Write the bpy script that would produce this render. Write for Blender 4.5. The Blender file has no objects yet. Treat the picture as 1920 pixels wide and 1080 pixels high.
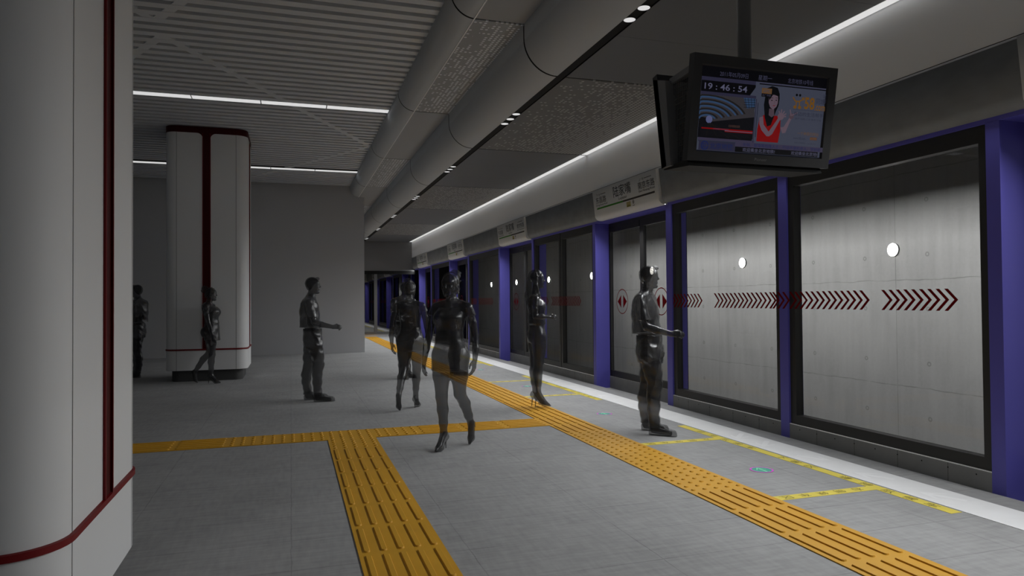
import bpy, math, random
import numpy as np
from mathutils import Vector, Matrix
R_ = math.radians
SC = bpy.context.scene
COL = SC.collection
random.seed(7)

# ------------------------------------------------------------------ camera, world, lights, exposure
def make_camera():
    f, yaw, pit, rol = 1300.96, R_(17.6907), R_(1.0073), R_(-0.4574)
    fw = Vector((math.sin(yaw)*math.cos(pit), math.cos(yaw)*math.cos(pit), math.sin(pit)))
    rt = Vector((math.cos(yaw), -math.sin(yaw), 0)); up = rt.cross(fw)
    r2 = rt*math.cos(rol) + up*math.sin(rol); u2 = -rt*math.sin(rol) + up*math.cos(rol)
    cam = bpy.data.cameras.new('camera'); o = bpy.data.objects.new('camera', cam); COL.objects.link(o)
    cam.sensor_width = 36; cam.lens = f*36/1920; cam.clip_start = .05; cam.clip_end = 200
    m = Matrix((r2, u2, -fw)).transposed().to_4x4(); m.translation = (0, 0, 1.4)
    o.matrix_world = m; SC.camera = o
make_camera()
w = bpy.data.worlds.new('world'); SC.world = w; w.use_nodes = True
w.node_tree.nodes['Background'].inputs[0].default_value = (.88, .95, 1, 1)
w.node_tree.nodes['Background'].inputs[1].default_value = .055
SC.view_settings.view_transform = 'Standard'; SC.view_settings.look = 'None'
SC.view_settings.gamma = 1; SC.view_settings.use_curve_mapping = False
SC.view_settings.exposure = 0
SC.cycles.transparent_max_bounces = 40
SC.cycles.sample_clamp_indirect = 4

def area_light(name, loc, rot, sx, sy, watts, spread=180, color=(1, 1, 1)):
    l = bpy.data.lights.new(name, 'AREA'); l.shape = 'RECTANGLE'; l.size = sx; l.size_y = sy
    l.energy = watts; l.color = color; l.spread = R_(spread)
    o = bpy.data.objects.new(name, l); COL.objects.link(o); o.location = loc; o.rotation_euler = rot
    return o
SEAM0, SEAMP = 6.815, 3.61
STRIP_Y = [(SEAM0+SEAMP*k, SEAM0+SEAMP*(k+1)) for k in range(-2, 6)]
for a, b in STRIP_Y:                                   # unseen fill lights added under the screen header lip to light floor and pillars
    b = min(b, 27.69)
    area_light('header_lamp', (4.738, (a+b)/2, 2.648), (0, R_(42), 0), .03, b-a-.05, 29, 106, (.96, .985, 1))
for k in range(-1, 4):                                 # unseen fill lights added over each doorway to brighten jambs and band
    area_light('doorway_lamp', (4.83, 9.23+5.45*k-(.15 if k < 0 else 0)-(1.25 if k < 0 else 0), 2.634), (0, R_(22), 0), .04, 1.7, 15, 130)
for y, wt in ((5.66, 4), (11.54, 1), (17.2, 1)):                          # cross lamps in the slatted ceiling
    area_light('slat_lamp', (-2.2, y, 4.535), (0, 0, 0), 7.4, .12, wt)
for y in (1.4, 5.0, 8.6, 12.2, 15.8, 19.4, 23.0, 26.6):   # downlights in the dark slot
    for k in (-.25, 0, .25):
        area_light('down_lamp', (2.743, y+k, 3.752), (0, 0, 0), .07, .07, .25)
area_light('tunnel_trough_lamp', (5.22, 6.1, 2.815), (0, R_(-78), 0), .12, 16.2, 300)   # unseen light put behind the screen header to wash the tunnel wall

# ------------------------------------------------------------------ materials
def new_mat(name):
    m = bpy.data.materials.new(name); m.use_nodes = True
    nt = m.node_tree; return m, nt, nt.nodes['Principled BSDF']
def mat(name, c, rough=.6, spec=.3, metal=0, emit=None, es=1.0, noise=0, nscale=8, stretch=(1, 1, 1)):
    m, nt, b = new_mat(name)
    b.inputs['Base Color'].default_value = (*c, 1); b.inputs['Roughness'].default_value = rough
    b.inputs['Specular IOR Level'].default_value = spec; b.inputs['Metallic'].default_value = metal
    if emit:
        b.inputs['Emission Color'].default_value = (*emit, 1); b.inputs['Emission Strength'].default_value = es
    if noise:
        g = nt.nodes.new('ShaderNodeNewGeometry'); mp = nt.nodes.new('ShaderNodeMapping')
        mp.inputs['Scale'].default_value = stretch; nt.links.new(g.outputs['Position'], mp.inputs[0])
        n = nt.nodes.new('ShaderNodeTexNoise'); n.inputs['Scale'].default_value = nscale; n.inputs['Detail'].default_value = 5
        nt.links.new(mp.outputs[0], n.inputs['Vector'])
        r = nt.nodes.new('ShaderNodeMapRange'); r.inputs[1].default_value = .3; r.inputs[2].default_value = .7
        r.inputs[3].default_value = 1-noise; r.inputs[4].default_value = 1+noise
        nt.links.new(n.outputs[0], r.inputs[0])
        x = nt.nodes.new('ShaderNodeMix'); x.data_type = 'RGBA'; x.blend_type = 'MULTIPLY'; x.inputs[0].default_value = 1
        x.inputs[6].default_value = (*c, 1); nt.links.new(r.outputs[0], x.inputs[7])
        nt.links.new(x.outputs[2], b.inputs['Base Color'])
    return m
class NT:
    """tiny helper for math node chains"""
    def __init__(s, nt): s.nt = nt
    def m(s, op, a, b=None, c=None):
        n = s.nt.nodes.new('ShaderNodeMath'); n.operation = op
        for i, v in enumerate((a, b, c)):
            if v is None: continue
            if isinstance(v, (int, float)): n.inputs[i].default_value = v
            else: s.nt.links.new(v, n.inputs[i])
        return n.outputs[0]
    def noise(s, vec, scale, detail=4, stretch=(1, 1, 1)):
        mp = s.nt.nodes.new('ShaderNodeMapping'); mp.inputs['Scale'].default_value = stretch
        s.nt.links.new(vec, mp.inputs[0])
        n = s.nt.nodes.new('ShaderNodeTexNoise'); n.inputs['Scale'].default_value = scale; n.inputs['Detail'].default_value = detail
        s.nt.links.new(mp.outputs[0], n.inputs['Vector']); return n.outputs[0]
    def grey(s, base, fac_out, bsdf):
        x = s.nt.nodes.new('ShaderNodeMix'); x.data_type = 'RGBA'; x.blend_type = 'MULTIPLY'; x.inputs[0].default_value = 1
        x.inputs[6].default_value = (*base, 1); s.nt.links.new(fac_out, x.inputs[7])
        s.nt.links.new(x.outputs[2], bsdf.inputs['Base Color'])
def pos_xyz(nt):
    g = nt.nodes.new('ShaderNodeNewGeometry'); sp = nt.nodes.new('ShaderNodeSeparateXYZ')
    nt.links.new(g.outputs['Position'], sp.inputs[0]); return g.outputs['Position'], sp.outputs

def floor_material():
    m, nt, b = new_mat('floor_concrete_tiles'); N = NT(nt); P, (x, y, z) = pos_xyz(nt)
    b.inputs['Roughness'].default_value = .7; b.inputs['Specular IOR Level'].default_value = .15
    def seam(c, pitch, wd):
        f = N.m('FRACT', N.m('DIVIDE', c, pitch)); d = N.m('ABSOLUTE', N.m('SUBTRACT', f, .5))
        return N.m('GREATER_THAN', d, .5-wd/pitch)
    wob = N.m('MULTIPLY', N.m('SUBTRACT', N.noise(P, 6, 3), .5), .02)
    s1 = seam(N.m('ADD', y, wob), .477, .004); s2 = seam(N.m('ADD', x, wob), .954, .003)
    patch = N.noise(P, 3.5, 2)
    sm = N.m('MULTIPLY', N.m('MAXIMUM', s1, s2), N.m('MULTIPLY', patch, .42))
    n1 = N.noise(P, 5, 5, (1, 6, 1)); n2 = N.noise(P, 1.6, 5); n3 = N.noise(P, 5, 5, (6, 1, 1))
    v = N.m('ADD', N.m('MULTIPLY', n1, .42), N.m('ADD', N.m('MULTIPLY', n2, .36), N.m('MULTIPLY', n3, .34)))
    v = N.m('ADD', N.m('SUBTRACT', v, .56), 1.0); v = N.m('SUBTRACT', v, sm)
    N.grey((.35, .35, .35), v, b); return m
def tunnel_material():
    m, nt, b = new_mat('tunnel_concrete'); N = NT(nt); P, (x, y, z) = pos_xyz(nt)
    b.inputs['Roughness'].default_value = .85; b.inputs['Specular IOR Level'].default_value = .1
    def cell(c, off, pitch): return N.m('MULTIPLY', N.m('SUBTRACT', N.m('FRACT', N.m('DIVIDE', N.m('ADD', c, off), pitch)), .5), pitch)
    cy = cell(y, -8.566+.49, .98); cz = cell(z, -1.93+.34, .68)
    d = N.m('SQRT', N.m('ADD', N.m('MULTIPLY', cy, cy), N.m('MULTIPLY', cz, cz)))
    ring = N.m('LESS_THAN', N.m('ABSOLUTE', N.m('SUBTRACT', d, .022)), .008)
    wob = N.m('MULTIPLY', N.m('SUBTRACT', N.noise(P, 3, 3), .5), .06)
    jz = N.m('ABSOLUTE', cell(N.m('ADD', z, wob), -1.62+.68, 1.36)); jn = N.m('LESS_THAN', jz, .006)
    jy = N.m('LESS_THAN', N.m('ABSOLUTE', cell(y, -6.1, 1.96)), .005)
    j = N.m('MULTIPLY', N.m('MAXIMUM', jn, jy), N.m('MULTIPLY', N.m('POWER', N.noise(P, 3.5, 4), 2), .8))
    n1 = N.noise(P, 4, 6, (1, 2.2, .25)); n2 = N.noise(P, .8, 5); n3 = N.noise(P, 30, 4)
    v = N.m('ADD', N.m('MULTIPLY', n1, .28), N.m('ADD', N.m('MULTIPLY', n2, .42), N.m('MULTIPLY', n3, .14)))
    v = N.m('ADD', v, .58); v = N.m('SUBTRACT', v, N.m('MULTIPLY', ring, .28)); v = N.m('SUBTRACT', v, j)
    N.grey((.42, .42, .41), v, b); return m
def perf_material(name, base, x0, x1):
    """grey panel with round holes whose density grows from x0 to x1"""
    m, nt, b = new_mat(name); N = NT(nt); P, (x, y, z) = pos_xyz(nt)
    b.inputs['Roughness'].default_value = .55; b.inputs['Specular IOR Level'].default_value = .2
    p = .0545
    fx = N.m('SUBTRACT', N.m('FRACT', N.m('DIVIDE', x, p)), .5); fy = N.m('SUBTRACT', N.m('FRACT', N.m('DIVIDE', y, p)), .5)
    d = N.m('SQRT', N.m('ADD', N.m('MULTIPLY', fx, fx), N.m('MULTIPLY', fy, fy)))
    hole = N.m('LESS_THAN', d, .30)
    cm = nt.nodes.new('ShaderNodeCombineXYZ')
    nt.links.new(N.m('FLOOR', N.m('DIVIDE', x, p)), cm.inputs[0]); nt.links.new(N.m('FLOOR', N.m('DIVIDE', y, p)), cm.inputs[1])
    wn = nt.nodes.new('ShaderNodeTexWhiteNoise'); wn.noise_dimensions = '2D'; nt.links.new(cm.outputs[0], wn.inputs['Vector'])
    dens = N.m('POWER', N.m('MAXIMUM', N.m('DIVIDE', N.m('SUBTRACT', x, x0), x1-x0), 0), .75)
    on = N.m('LESS_THAN', wn.outputs['Value'], dens)
    v = N.m('ADD', N.m('MULTIPLY', N.m('MULTIPLY', hole, on), 1.5), 1)
    N.grey(base, v, b); return m
def glass_material(name, T, gloss, tint=(1, 1, 1), rough=0.0):
    m = bpy.data.materials.new(name); m.use_nodes = True; nt = m.node_tree; nt.nodes.clear()
    o = nt.nodes.new('ShaderNodeOutputMaterial'); mx = nt.nodes.new('ShaderNodeMixShader')
    t = nt.nodes.new('ShaderNodeBsdfTransparent'); g = nt.nodes.new('ShaderNodeBsdfGlossy')
    t.inputs[0].default_value = (*[c*T for c in tint], 1); g.inputs['Roughness'].default_value = rough
    g.inputs[0].default_value = (1, 1, 1, 1)
    mx.inputs[0].default_value = gloss
    nt.links.new(t.outputs[0], mx.inputs[1]); nt.links.new(g.outputs[0], mx.inputs[2]); nt.links.new(mx.outputs[0], o.inputs[0])
    return m
def ghost_material(name, T, c, rough, spec=.5, fold=0):
    """smoky see-through figure material"""
    m, nt, b = new_mat(name); out = nt.nodes['Material Output']
    b.inputs['Base Color'].default_value = (*c, 1); b.inputs['Roughness'].default_value = rough; b.inputs['Specular IOR Level'].default_value = spec
    t = nt.nodes.new('ShaderNodeBsdfTransparent'); t.inputs[0].default_value = (1, 1, 1, 1)
    mx = nt.nodes.new('ShaderNodeMixShader'); mx.inputs[0].default_value = T
    nt.links.new(b.outputs[0], mx.inputs[1]); nt.links.new(t.outputs[0], mx.inputs[2]); nt.links.new(mx.outputs[0], out.inputs[0])
    if fold:
        g = nt.nodes.new('ShaderNodeTexCoord'); n = nt.nodes.new('ShaderNodeTexNoise'); n.inputs['Scale'].default_value = 14
        n.inputs['Detail'].default_value = 3; n.inputs['Distortion'].default_value = 1.2
        nt.links.new(g.outputs['Object'], n.inputs['Vector'])
        bp = nt.nodes.new('ShaderNodeBump'); bp.inputs['Strength'].default_value = fold; bp.inputs['Distance'].default_value = .03
        nt.links.new(n.outputs[0], bp.inputs['Height']); nt.links.new(bp.outputs[0], b.inputs['Normal'])
    return m

M = dict(
    floor=floor_material(), tunnel=tunnel_material(),
    band=mat('white_band_paint', (.90, .90, .90), .6, .2, noise=.03, nscale=5), band_arrow=mat('band_arrow_paint', (.98, .98, .98), .6),
    tactile=mat('tactile_orange', (.68, .355, .030), .5, .25, noise=.06, nscale=3), yellow=mat('yellow_tape', (.80, .66, .11), .6, .2, noise=.06, nscale=7),
    ink=mat('ink_grey', (.26, .22, .055), .7), magenta=mat('sticker_magenta', (.80, .10, .72), .5), teal=mat('sticker_teal', (.08, .42, .31), .5),
    mint=mat('sticker_mint', (.28, .85, .52), .5),
    blue=mat('blue_steel', (.12, .11, .50), .45, .35), frame=mat('black_frame', (.035, .035, .035), .5, .3), frame2=mat('dark_grey_frame', (.10, .10, .10), .5, .3),
    glass=glass_material('clear_glass', .86, .012), kerb=mat('kerb_panel', (.26, .26, .26), .7, .2, noise=.08, nscale=5), seam=mat('dark_seam', (.012, .012, .012), .8),
    edge_wall=mat('edge_wall_white', (.93, .95, .97), .7, .15), white_wall=mat('white_wall', (.51, .51, .52), .7, .15), end_wall=mat('end_wall_grey', (.19, .19, .19), .7, .15), header=mat('header_concrete', (.28, .29, .295), .8, .15, noise=.10, nscale=4, stretch=(1, 1, 2)),
    sign=mat('sign_white', (.78, .78, .76), .5, .25), sign_ink=mat('sign_ink', (.02, .02, .02), .6), sign_grey=mat('sign_line_grey', (.05, .045, .04), .6),
    sign_green=mat('sign_line_green', (.03, .22, .01), .5), sign_yellow=mat('sign_pictogram_yellow', (.45, .38, .17), .6),
    red_dark=mat('red_channel', (.055, .001, .001), .5, .2), red=mat('red_trim', (.17, .003, .005), .45, .3), red_decal=mat('red_decal', (.16, .002, .003), .6, .06), pillar=mat('pillar_cladding', (.77, .77, .77), .5, .25), plinth=mat('plinth_dark', (.07, .07, .07), .6),
    slat=mat('slat_grey', (.70, .72, .75), .6, .2), void=mat('ceiling_void', (.45, .45, .45), .9, 0), duct=mat('duct_grey', (.50, .52, .54), .5, .25),
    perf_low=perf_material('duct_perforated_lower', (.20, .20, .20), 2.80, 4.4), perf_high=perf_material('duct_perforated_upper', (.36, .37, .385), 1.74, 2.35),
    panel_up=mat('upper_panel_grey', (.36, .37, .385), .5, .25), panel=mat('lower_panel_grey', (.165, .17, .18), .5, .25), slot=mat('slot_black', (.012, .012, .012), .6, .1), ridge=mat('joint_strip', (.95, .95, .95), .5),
    lamp=mat('lamp_diffuser', (.5, .5, .5), .6, .1, emit=(.62, .62, .62), es=1), tunnel_lamp=mat('tunnel_lamp_lens', (.8, .8, .8), .5, .1, emit=(1, .97, .9), es=30),
    tunnel_dark=mat('tunnel_dark', (.03, .03, .03), .9, 0), mirror=glass_material('end_glass', .10, .24), pole=mat('pole_grey', (.17, .17, .17), .5, .3), tray=mat('monitor_underside', (.022, .022, .022), .6, .2), metal_dark=mat('monitor_casing', (.19, .19, .195), .45, .3),
    casing_face=mat('monitor_bezel', (.040, .040, .042), .4, .35), mesh=mat('mesh_wire', (.09, .09, .09), .5), badge=mat('badge_silver', (.25, .25, .25), .35),
)
def scr(name, c):    # lit pixels of the display; c is sRGB 0..255
    l = [((v/255)/12.92 if v/255 <= .04045 else ((v/255+.055)/1.055)**2.4) for v in c]
    return mat(name, (.004, .004, .004), .5, .12, emit=l, es=1)
# ------------------------------------------------------------------ mesh helpers
class MB:
    """collects shapes into one mesh"""
    def __init__(s): s.v = []; s.f = []; s.mi = []; s.mats = []; s.sm = []
    def _m(s, m):
        m = M[m] if isinstance(m, str) else m
        if m not in s.mats: s.mats.append(m)
        return s.mats.index(m)
    def add(s, vs, fs, m, smooth=False):
        k = len(s.v); i = s._m(m); s.v += [tuple(p) for p in vs]
        for f in fs: s.f.append([k+q for q in f]); s.mi.append(i); s.sm.append(smooth)
        return s
    def box(s, x0, x1, y0, y1, z0, z1, m):
        v = [(x, y, z) for x in (x0, x1) for y in (y0, y1) for z in (z0, z1)]
        return s.add(v, [(0, 1, 3, 2), (4, 6, 7, 5), (0, 4, 5, 1), (2, 3, 7, 6), (0, 2, 6, 4), (1, 5, 7, 3)], m)
    def prism(s, pts, fn, a, b, m, smooth=False, caps=True):
        """polygon pts extruded from a to b; fn(u, v, t) -> point"""
        n = len(pts); v = [fn(u, w_, a) for u, w_ in pts]+[fn(u, w_, b) for u, w_ in pts]
        s.add(v, [(i, (i+1) % n, n+(i+1) % n, n+i) for i in range(n)], m, smooth)
        if caps: s.add(v, [tuple(range(n))[::-1], tuple(range(n, 2*n))], m)
        return s
    def strip(s, pts, fn, a, b, m, smooth=True):
        """open profile swept from a to b"""
        n = len(pts); v = [fn(u, w_, a) for u, w_ in pts]+[fn(u, w_, b) for u, w_ in pts]
        return s.add(v, [(i, i+1, n+i+1, n+i) for i in range(n-1)], m, smooth)
    def poly(s, pts, O, U, V, m, n=0.0):
        N = Vector(U).cross(Vector(V)); O = Vector(O)
        return s.add([O+Vector(U)*p[0]+Vector(V)*p[1]+N*n for p in pts], [tuple(range(len(pts)))], m)
    def rect(s, x0, x1, y0, y1, O, U, V, m, n=0.0): return s.poly([(x0, y0), (x1, y0), (x1, y1), (x0, y1)], O, U, V, m, n)
    def disc(s, c, r, O, U, V, m, n=0.0, seg=28, sq=1):
        return s.poly([(c[0]+r*math.cos(2*math.pi*k/seg), c[1]+sq*r*math.sin(2*math.pi*k/seg)) for k in range(seg)], O, U, V, m, n)
    def ring(s, c, r0, r1, O, U, V, m, n=0.0, seg=40):
        N = Vector(U).cross(Vector(V)); O = Vector(O); v = []
        for k in range(seg):
            a = 2*math.pi*k/seg
            for r in (r0, r1): v.append(O+Vector(U)*(c[0]+r*math.cos(a))+Vector(V)*(c[1]+r*math.sin(a))+N*n)
        return s.add(v, [(2*k, 2*k+1, (2*k+3) % (2*seg), (2*k+2) % (2*seg)) for k in range(seg)], m)
    def line(s, pts, wd, O, U, V, m, n=0.0):
        """polyline of width wd in the plane"""
        for (x0, y0), (x1, y1) in zip(pts, pts[1:]):
            L = math.hypot(x1-x0, y1-y0) or 1; nx, ny = -(y1-y0)/L*wd/2, (x1-x0)/L*wd/2
            s.poly([(x0-nx, y0-ny), (x1-nx, y1-ny), (x1+nx, y1+ny), (x0+nx, y0+ny)], O, U, V, m, n)
        return s
    def tube(s, a, b, r, m, seg=16, r2=None, caps=True):
        a, b = Vector(a), Vector(b); d = (b-a).normalized(); u = d.orthogonal().normalized(); w_ = d.cross(u); r2 = r if r2 is None else r2
        v = [a+(u*math.cos(2*math.pi*k/seg)+w_*math.sin(2*math.pi*k/seg))*r for k in range(seg)]
        v += [b+(u*math.cos(2*math.pi*k/seg)+w_*math.sin(2*math.pi*k/seg))*r2 for k in range(seg)]
        s.add(v, [(k, (k+1) % seg, seg+(k+1) % seg, seg+k) for k in range(seg)], m, True)
        if caps: s.add(v, [tuple(range(seg))[::-1], tuple(range(seg, 2*seg))], m)
        return s
    def text(s, body, c, h, O, U, V, m, n=0.0, w=None, bold=0, align='C'):
        """lettering h tall centred on c (or starting there with align L); w stretches it to a width"""
        vs, fs, (x0, x1, y0, y1) = text_mesh(body, bold)
        k = h/(y1-y0); kx = (w/(x1-x0)) if w else k
        ox = c[0]-(x0+x1)/2*kx if align == 'C' else c[0]-x0*kx
        oy = c[1]-(y0+y1)/2*k; N = Vector(U).cross(Vector(V)); O = Vector(O)
        return s.add([O+Vector(U)*(ox+x*kx)+Vector(V)*(oy+y*k)+N*n for x, y in vs], fs, m)
    def build(s, name, parent=None, loc=(0, 0, 0), smooth_angle=None):
        me = bpy.data.meshes.new(name); me.from_pydata(s.v, [], s.f)
        for m in s.mats: me.materials.append(m)
        me.polygons.foreach_set('material_index', s.mi); me.polygons.foreach_set('use_smooth', s.sm); me.update()
        o = bpy.data.objects.new(name, me); COL.objects.link(o); o.location = loc
        if parent: o.parent = parent
        return o
_tx = {}
def text_mesh(body, bold=0):
    if (body, bold) in _tx: return _tx[body, bold]
    c = bpy.data.curves.new('lettering', 'FONT'); c.body = body; c.size = 1; c.offset = bold; c.resolution_u = 3
    o = bpy.data.objects.new('lettering', c); COL.objects.link(o); bpy.context.view_layer.update()
    me = bpy.data.meshes.new_from_object(o.evaluated_get(bpy.context.evaluated_depsgraph_get()))
    vs = [(v.co.x, v.co.y) for v in me.vertices]; fs = [tuple(p.vertices) for p in me.polygons]
    bpy.data.objects.remove(o); bpy.data.curves.remove(c); bpy.data.meshes.remove(me)
    xs = [v[0] for v in vs]; ys = [v[1] for v in vs]
    _tx[body, bold] = (vs, fs, (min(xs), max(xs), min(ys), max(ys))); return _tx[body, bold]
def tag(o, label, cat, group=None):
    o['label'] = label; o['category'] = cat; o['kind'] = 'thing'
    if group: o['group'] = group
    return o
def struct(o): o['kind'] = 'structure'; return o
def empty(name, loc=(0, 0, 0), rz=0):
    o = bpy.data.objects.new(name, None); COL.objects.link(o); o.location = loc; o.rotation_euler = (0, 0, rz); o.empty_display_size = .1
    return o
def copy_tree(o, parent=None):
    c = o.copy(); COL.objects.link(c)
    if parent: c.parent = parent
    for ch in o.children: copy_tree(ch, c)
    return c
def arc(cx, cz, r, a0, a1, n=14): return [(cx+r*math.cos(R_(a0+(a1-a0)*k/n)), cz+r*math.sin(R_(a0+(a1-a0)*k/n))) for k in range(n+1)]
XZ = lambda u, v, t: (u, t, v)          # profile in X-Z swept along Y
XY = lambda u, v, t: (u, v, t)          # plan polygon swept up
EX, EY, EZ = Vector((1, 0, 0)), Vector((0, 1, 0)), Vector((0, 0, 1))
YN, YE = -2.0, 27.7                     # near and far ends of the platform
tn = [0]
def trim(mb):
    tn[0] += 1; return struct(mb.build('trim_%d' % tn[0]))

# ------------------------------------------------------------------ floor, walls, ceiling
struct(MB().box(-14, 4.755, YN, 29, -.25, 0, 'floor').build('floor'))
struct(MB().box(-14, 1.94, 19.5, 28.6, 0, 4.9, 'white_wall').build('wall_back'))
struct(MB().box(7.5, 7.7, YN, 60, -1.4, 4.6, 'tunnel').build('wall_right'))
struct(MB().box(5.1, 7.5, YN, 60, -1.5, -1.3, 'tunnel_dark').box(4.9, 7.5, YN, 60, 4.3, 4.5, 'tunnel_dark').build('floor_track'))
e = MB(); e.box(1.94, 4.755, YE, YE+.2, 2.60, 3.766, 'end_wall'); e.box(1.94, 4.755, YE, YE+.2, 0, .11, 'white_wall'); struct(e.build('wall_end'))
struct(MB().box(5.0, 5.12, YN, 14.3, 2.70, 3.2, 'tunnel_dark').box(5.0, 5.62, YN, 14.3, 2.98, 3.02, 'tunnel_dark').box(5.60, 5.62, YN, 14.3, 2.748, 3.0, 'tunnel_dark').build('trim_trough'))  # unseen trough, its lip shaped to cut the light on the tunnel wall
struct(MB().box(4.9, 7.6, YN-.1, YN, -1.4, 4.5, 'tunnel_dark').build('wall_tunnel_end'))  # added out of view to keep world light out of the tunnel
# edge wall between platform screen and ceiling, with a fine groove over the header
e = MB(); e.box(4.63, 4.98, YN, YE, 3.145, 3.80, 'edge_wall'); e.box(4.634, 4.98, YN, YE, 3.138, 3.145, 'seam'); e.box(4.63, 4.98, YN, YE, 3.122, 3.138, 'edge_wall')
struct(e.build('wall_edge'))
# slatted ceiling: slats along X, lattice boards in the gaps, void above
e = MB(); y = -1.93
lamp_rows = (11.54, 17.2)
while y < 19.45:
    if not any(abs(y-.062-r) < .15 for r in lamp_rows): e.box(-13, 1.57, y-.124, y, 4.55, 4.60, 'slat')
    y += .219
pts = [((-1.44, 9.0), (1.55, 14.29)), ((1.55, 14.29), (-1.44, 19.5)), ((-1.44, 9.0), (-4.43, 14.29)), ((-1.44, 8.55), (1.55, 3.3)), ((-1.44, 8.55), (-4.43, 3.3)), ((-7.42, 9.0), (-4.43, 14.29)), ((-7.42, 8.55), (-4.43, 3.3))]
for k, ((x0, y0), (x1, y1)) in enumerate(pts):
    L = math.hypot(x1-x0, y1-y0); nx, ny = -(y1-y0)/L*.055, (x1-x0)/L*.055
    e.prism([(x0-nx, y0-ny), (x1-nx, y1-ny), (x1+nx, y1+ny), (x0+nx, y0+ny)], XY, 4.552+.0006*k, 4.588+.0006*k, 'slat')
e.box(-14, 1.57, YN, 19.5, 4.80, 4.9, 'void')
struct(e.build('ceiling'))

# ------------------------------------------------------------------ curved bulkheads with panel seams
def seams(): return [(max(a, YN), min(b, YE)) for a, b in STRIP_Y]
up_arc = [(1.55, 4.85), (1.55, 4.527)] + arc(1.80, 4.527, .25, 180, 270)
lo_arc = [(2.325, 4.30), (2.325, 4.131)] + arc(2.69, 4.131, .365, 180, 270)
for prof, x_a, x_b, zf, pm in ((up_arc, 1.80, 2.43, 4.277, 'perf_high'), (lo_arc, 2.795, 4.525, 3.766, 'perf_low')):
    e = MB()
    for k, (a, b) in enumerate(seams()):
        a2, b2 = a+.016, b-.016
        e.strip(prof, XZ, a2, b2, 'duct')  # light on the curved edges put into a lighter grey
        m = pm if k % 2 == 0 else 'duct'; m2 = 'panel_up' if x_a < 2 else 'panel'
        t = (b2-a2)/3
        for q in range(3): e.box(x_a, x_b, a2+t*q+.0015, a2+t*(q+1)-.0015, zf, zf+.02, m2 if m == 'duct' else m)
    e.strip([(x+.012, z+.006) for x, z in prof]+[(x_a, zf+.012)], XZ, YN, YE, 'seam')
    e.box(x_a, x_b, YN, YE, zf+.013, zf+.03, 'seam')
    if x_a < 2: e.box(1.785, 1.799, YN, YE, 4.271, 4.277, 'ridge'); e.box(2.365, 2.385, YN, YE, 4.268, 4.277, 'ridge')
    else: e.box(2.69, 2.795, YN, YE, 3.80, 3.83, 'slot'); e.box(2.688, 2.692, YN, YE, 3.767, 3.81, 'slot'); e.box(2.793, 2.797, YN, YE, 3.767, 3.81, 'slot')
    trim(e)

# ceiling lamps ----------------------------------------------------
ORD = ['first', 'second', 'third', 'fourth', 'fifth', 'sixth', 'seventh', 'eighth', 'ninth', 'tenth', 'eleventh', 'twelfth', 'thirteenth', 'fourteenth', 'fifteenth', 'sixteenth']
vis = [s for s in STRIP_Y if s[1] > 3.5]
for k, (a, b) in enumerate(vis):
    b = min(b, 27.69); t = empty('strip_light', (4.573, (a+b)/2, 3.766))
    L = (b-a)/2
    MB().box(-.0475, .0475, -L+.03, L-.03, -.004, .0, 'lamp').build('diffuser', t)
    MB().box(-.048, .048, -L, L, .0, .035, 'frame2').build('housing', t)
    n = len(vis)-1-k
    lab = 'white linear light over the platform edge, %s' % (['touching the far end wall', 'second from the far end wall', 'third from the far end wall', 'fourth from the far end wall', 'fifth from the far end wall', 'passing behind the hanging monitor', 'nearest the viewer, above the monitor'][n] if n < 7 else 'overhead')
    tag(t, lab, 'ceiling light', 'linear lights along the platform edge')
for ri, (yr, rn) in enumerate(((11.54, 'in the row before the column'), (17.2, 'in the row behind the column'))):
    x = 1.555; segs = []
    while x > -3.5: segs.append((x-.992, x)); x -= 1.0
    for k, (a, b) in enumerate(segs):
        t = empty('strip_light', ((a+b)/2, yr, 4.55)); L = (b-a)/2
        MB().box(-L+.004, L-.004, -.085, .085, -.006, 0, 'lamp').build('diffuser', t)
        MB().box(-L, L, -.09, .09, 0, .05, 'frame2').build('housing', t)
        tag(t, 'white light bar, %s from the curved bulkhead, %s' % (['first', 'second', 'third', 'fourth', 'fifth', 'sixth'][k], rn), 'ceiling light', 'light bars across the slatted ceiling')
cl = ['nearest to the camera', 'second from the camera', 'third from the camera', 'fourth from the camera', 'fourth from the end wall', 'third from the end wall', 'second from the end wall', 'next to the end wall']
for k, y in enumerate((5.0, 8.6, 12.2, 15.8, 19.4, 23.0, 26.6)):
    for j, dy in enumerate((-.25, 0, .25)):
        if k == 0 and j == 0: continue
        t = empty('downlight', (2.738, y+dy, 3.764))
        MB().disc((0, 0), .05, (0, 0, 0), EX, -EY, 'lamp').build('lens', t)
        MB().tube((0, 0, .001), (0, 0, .04), .052, 'frame2', 20).build('housing', t)
        tag(t, '%s lamp of the round downlight cluster %s in the black slot' % (['near', 'middle', 'far'][j], cl[k] if k < 4 else cl[k+1]), 'downlight', 'round downlights in the black ceiling slot')

# ------------------------------------------------------------------ platform screen
SIGN_T, SIGN_B = (4.618, 3.118), (4.662, 2.76)
def header_profile(o=0.0, drop=0.0):
    p = [(SIGN_T[0]-o, SIGN_T[1]), (SIGN_B[0]-o, SIGN_B[1]-drop)]
    p += arc(SIGN_B[0]-o+.085, SIGN_B[1]-drop, .085, 188, 268, 9)
    return p + [(4.83, SIGN_B[1]-drop-.085), (4.83, 3.118)]
PER = 5.45
doors = [(8.155+PER*k, 10.40+PER*k) for k in range(4)]
hdr = [(3.355, 8.085), (10.145, 13.525), (15.525, 18.98), (20.97, 24.43), (26.42, YE)]
for a, b in hdr: trim(MB().prism(header_profile(), XZ, a, b, 'header', True))
# blue beam over everything
trim(MB().box(4.755, 5.0, YN, YE, 2.642, 2.70, 'blue'))
# sill slab inside the doorways
trim(MB().box(4.756, 5.1, YN, 60, -.25, -.05, 'floor'))
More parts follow.
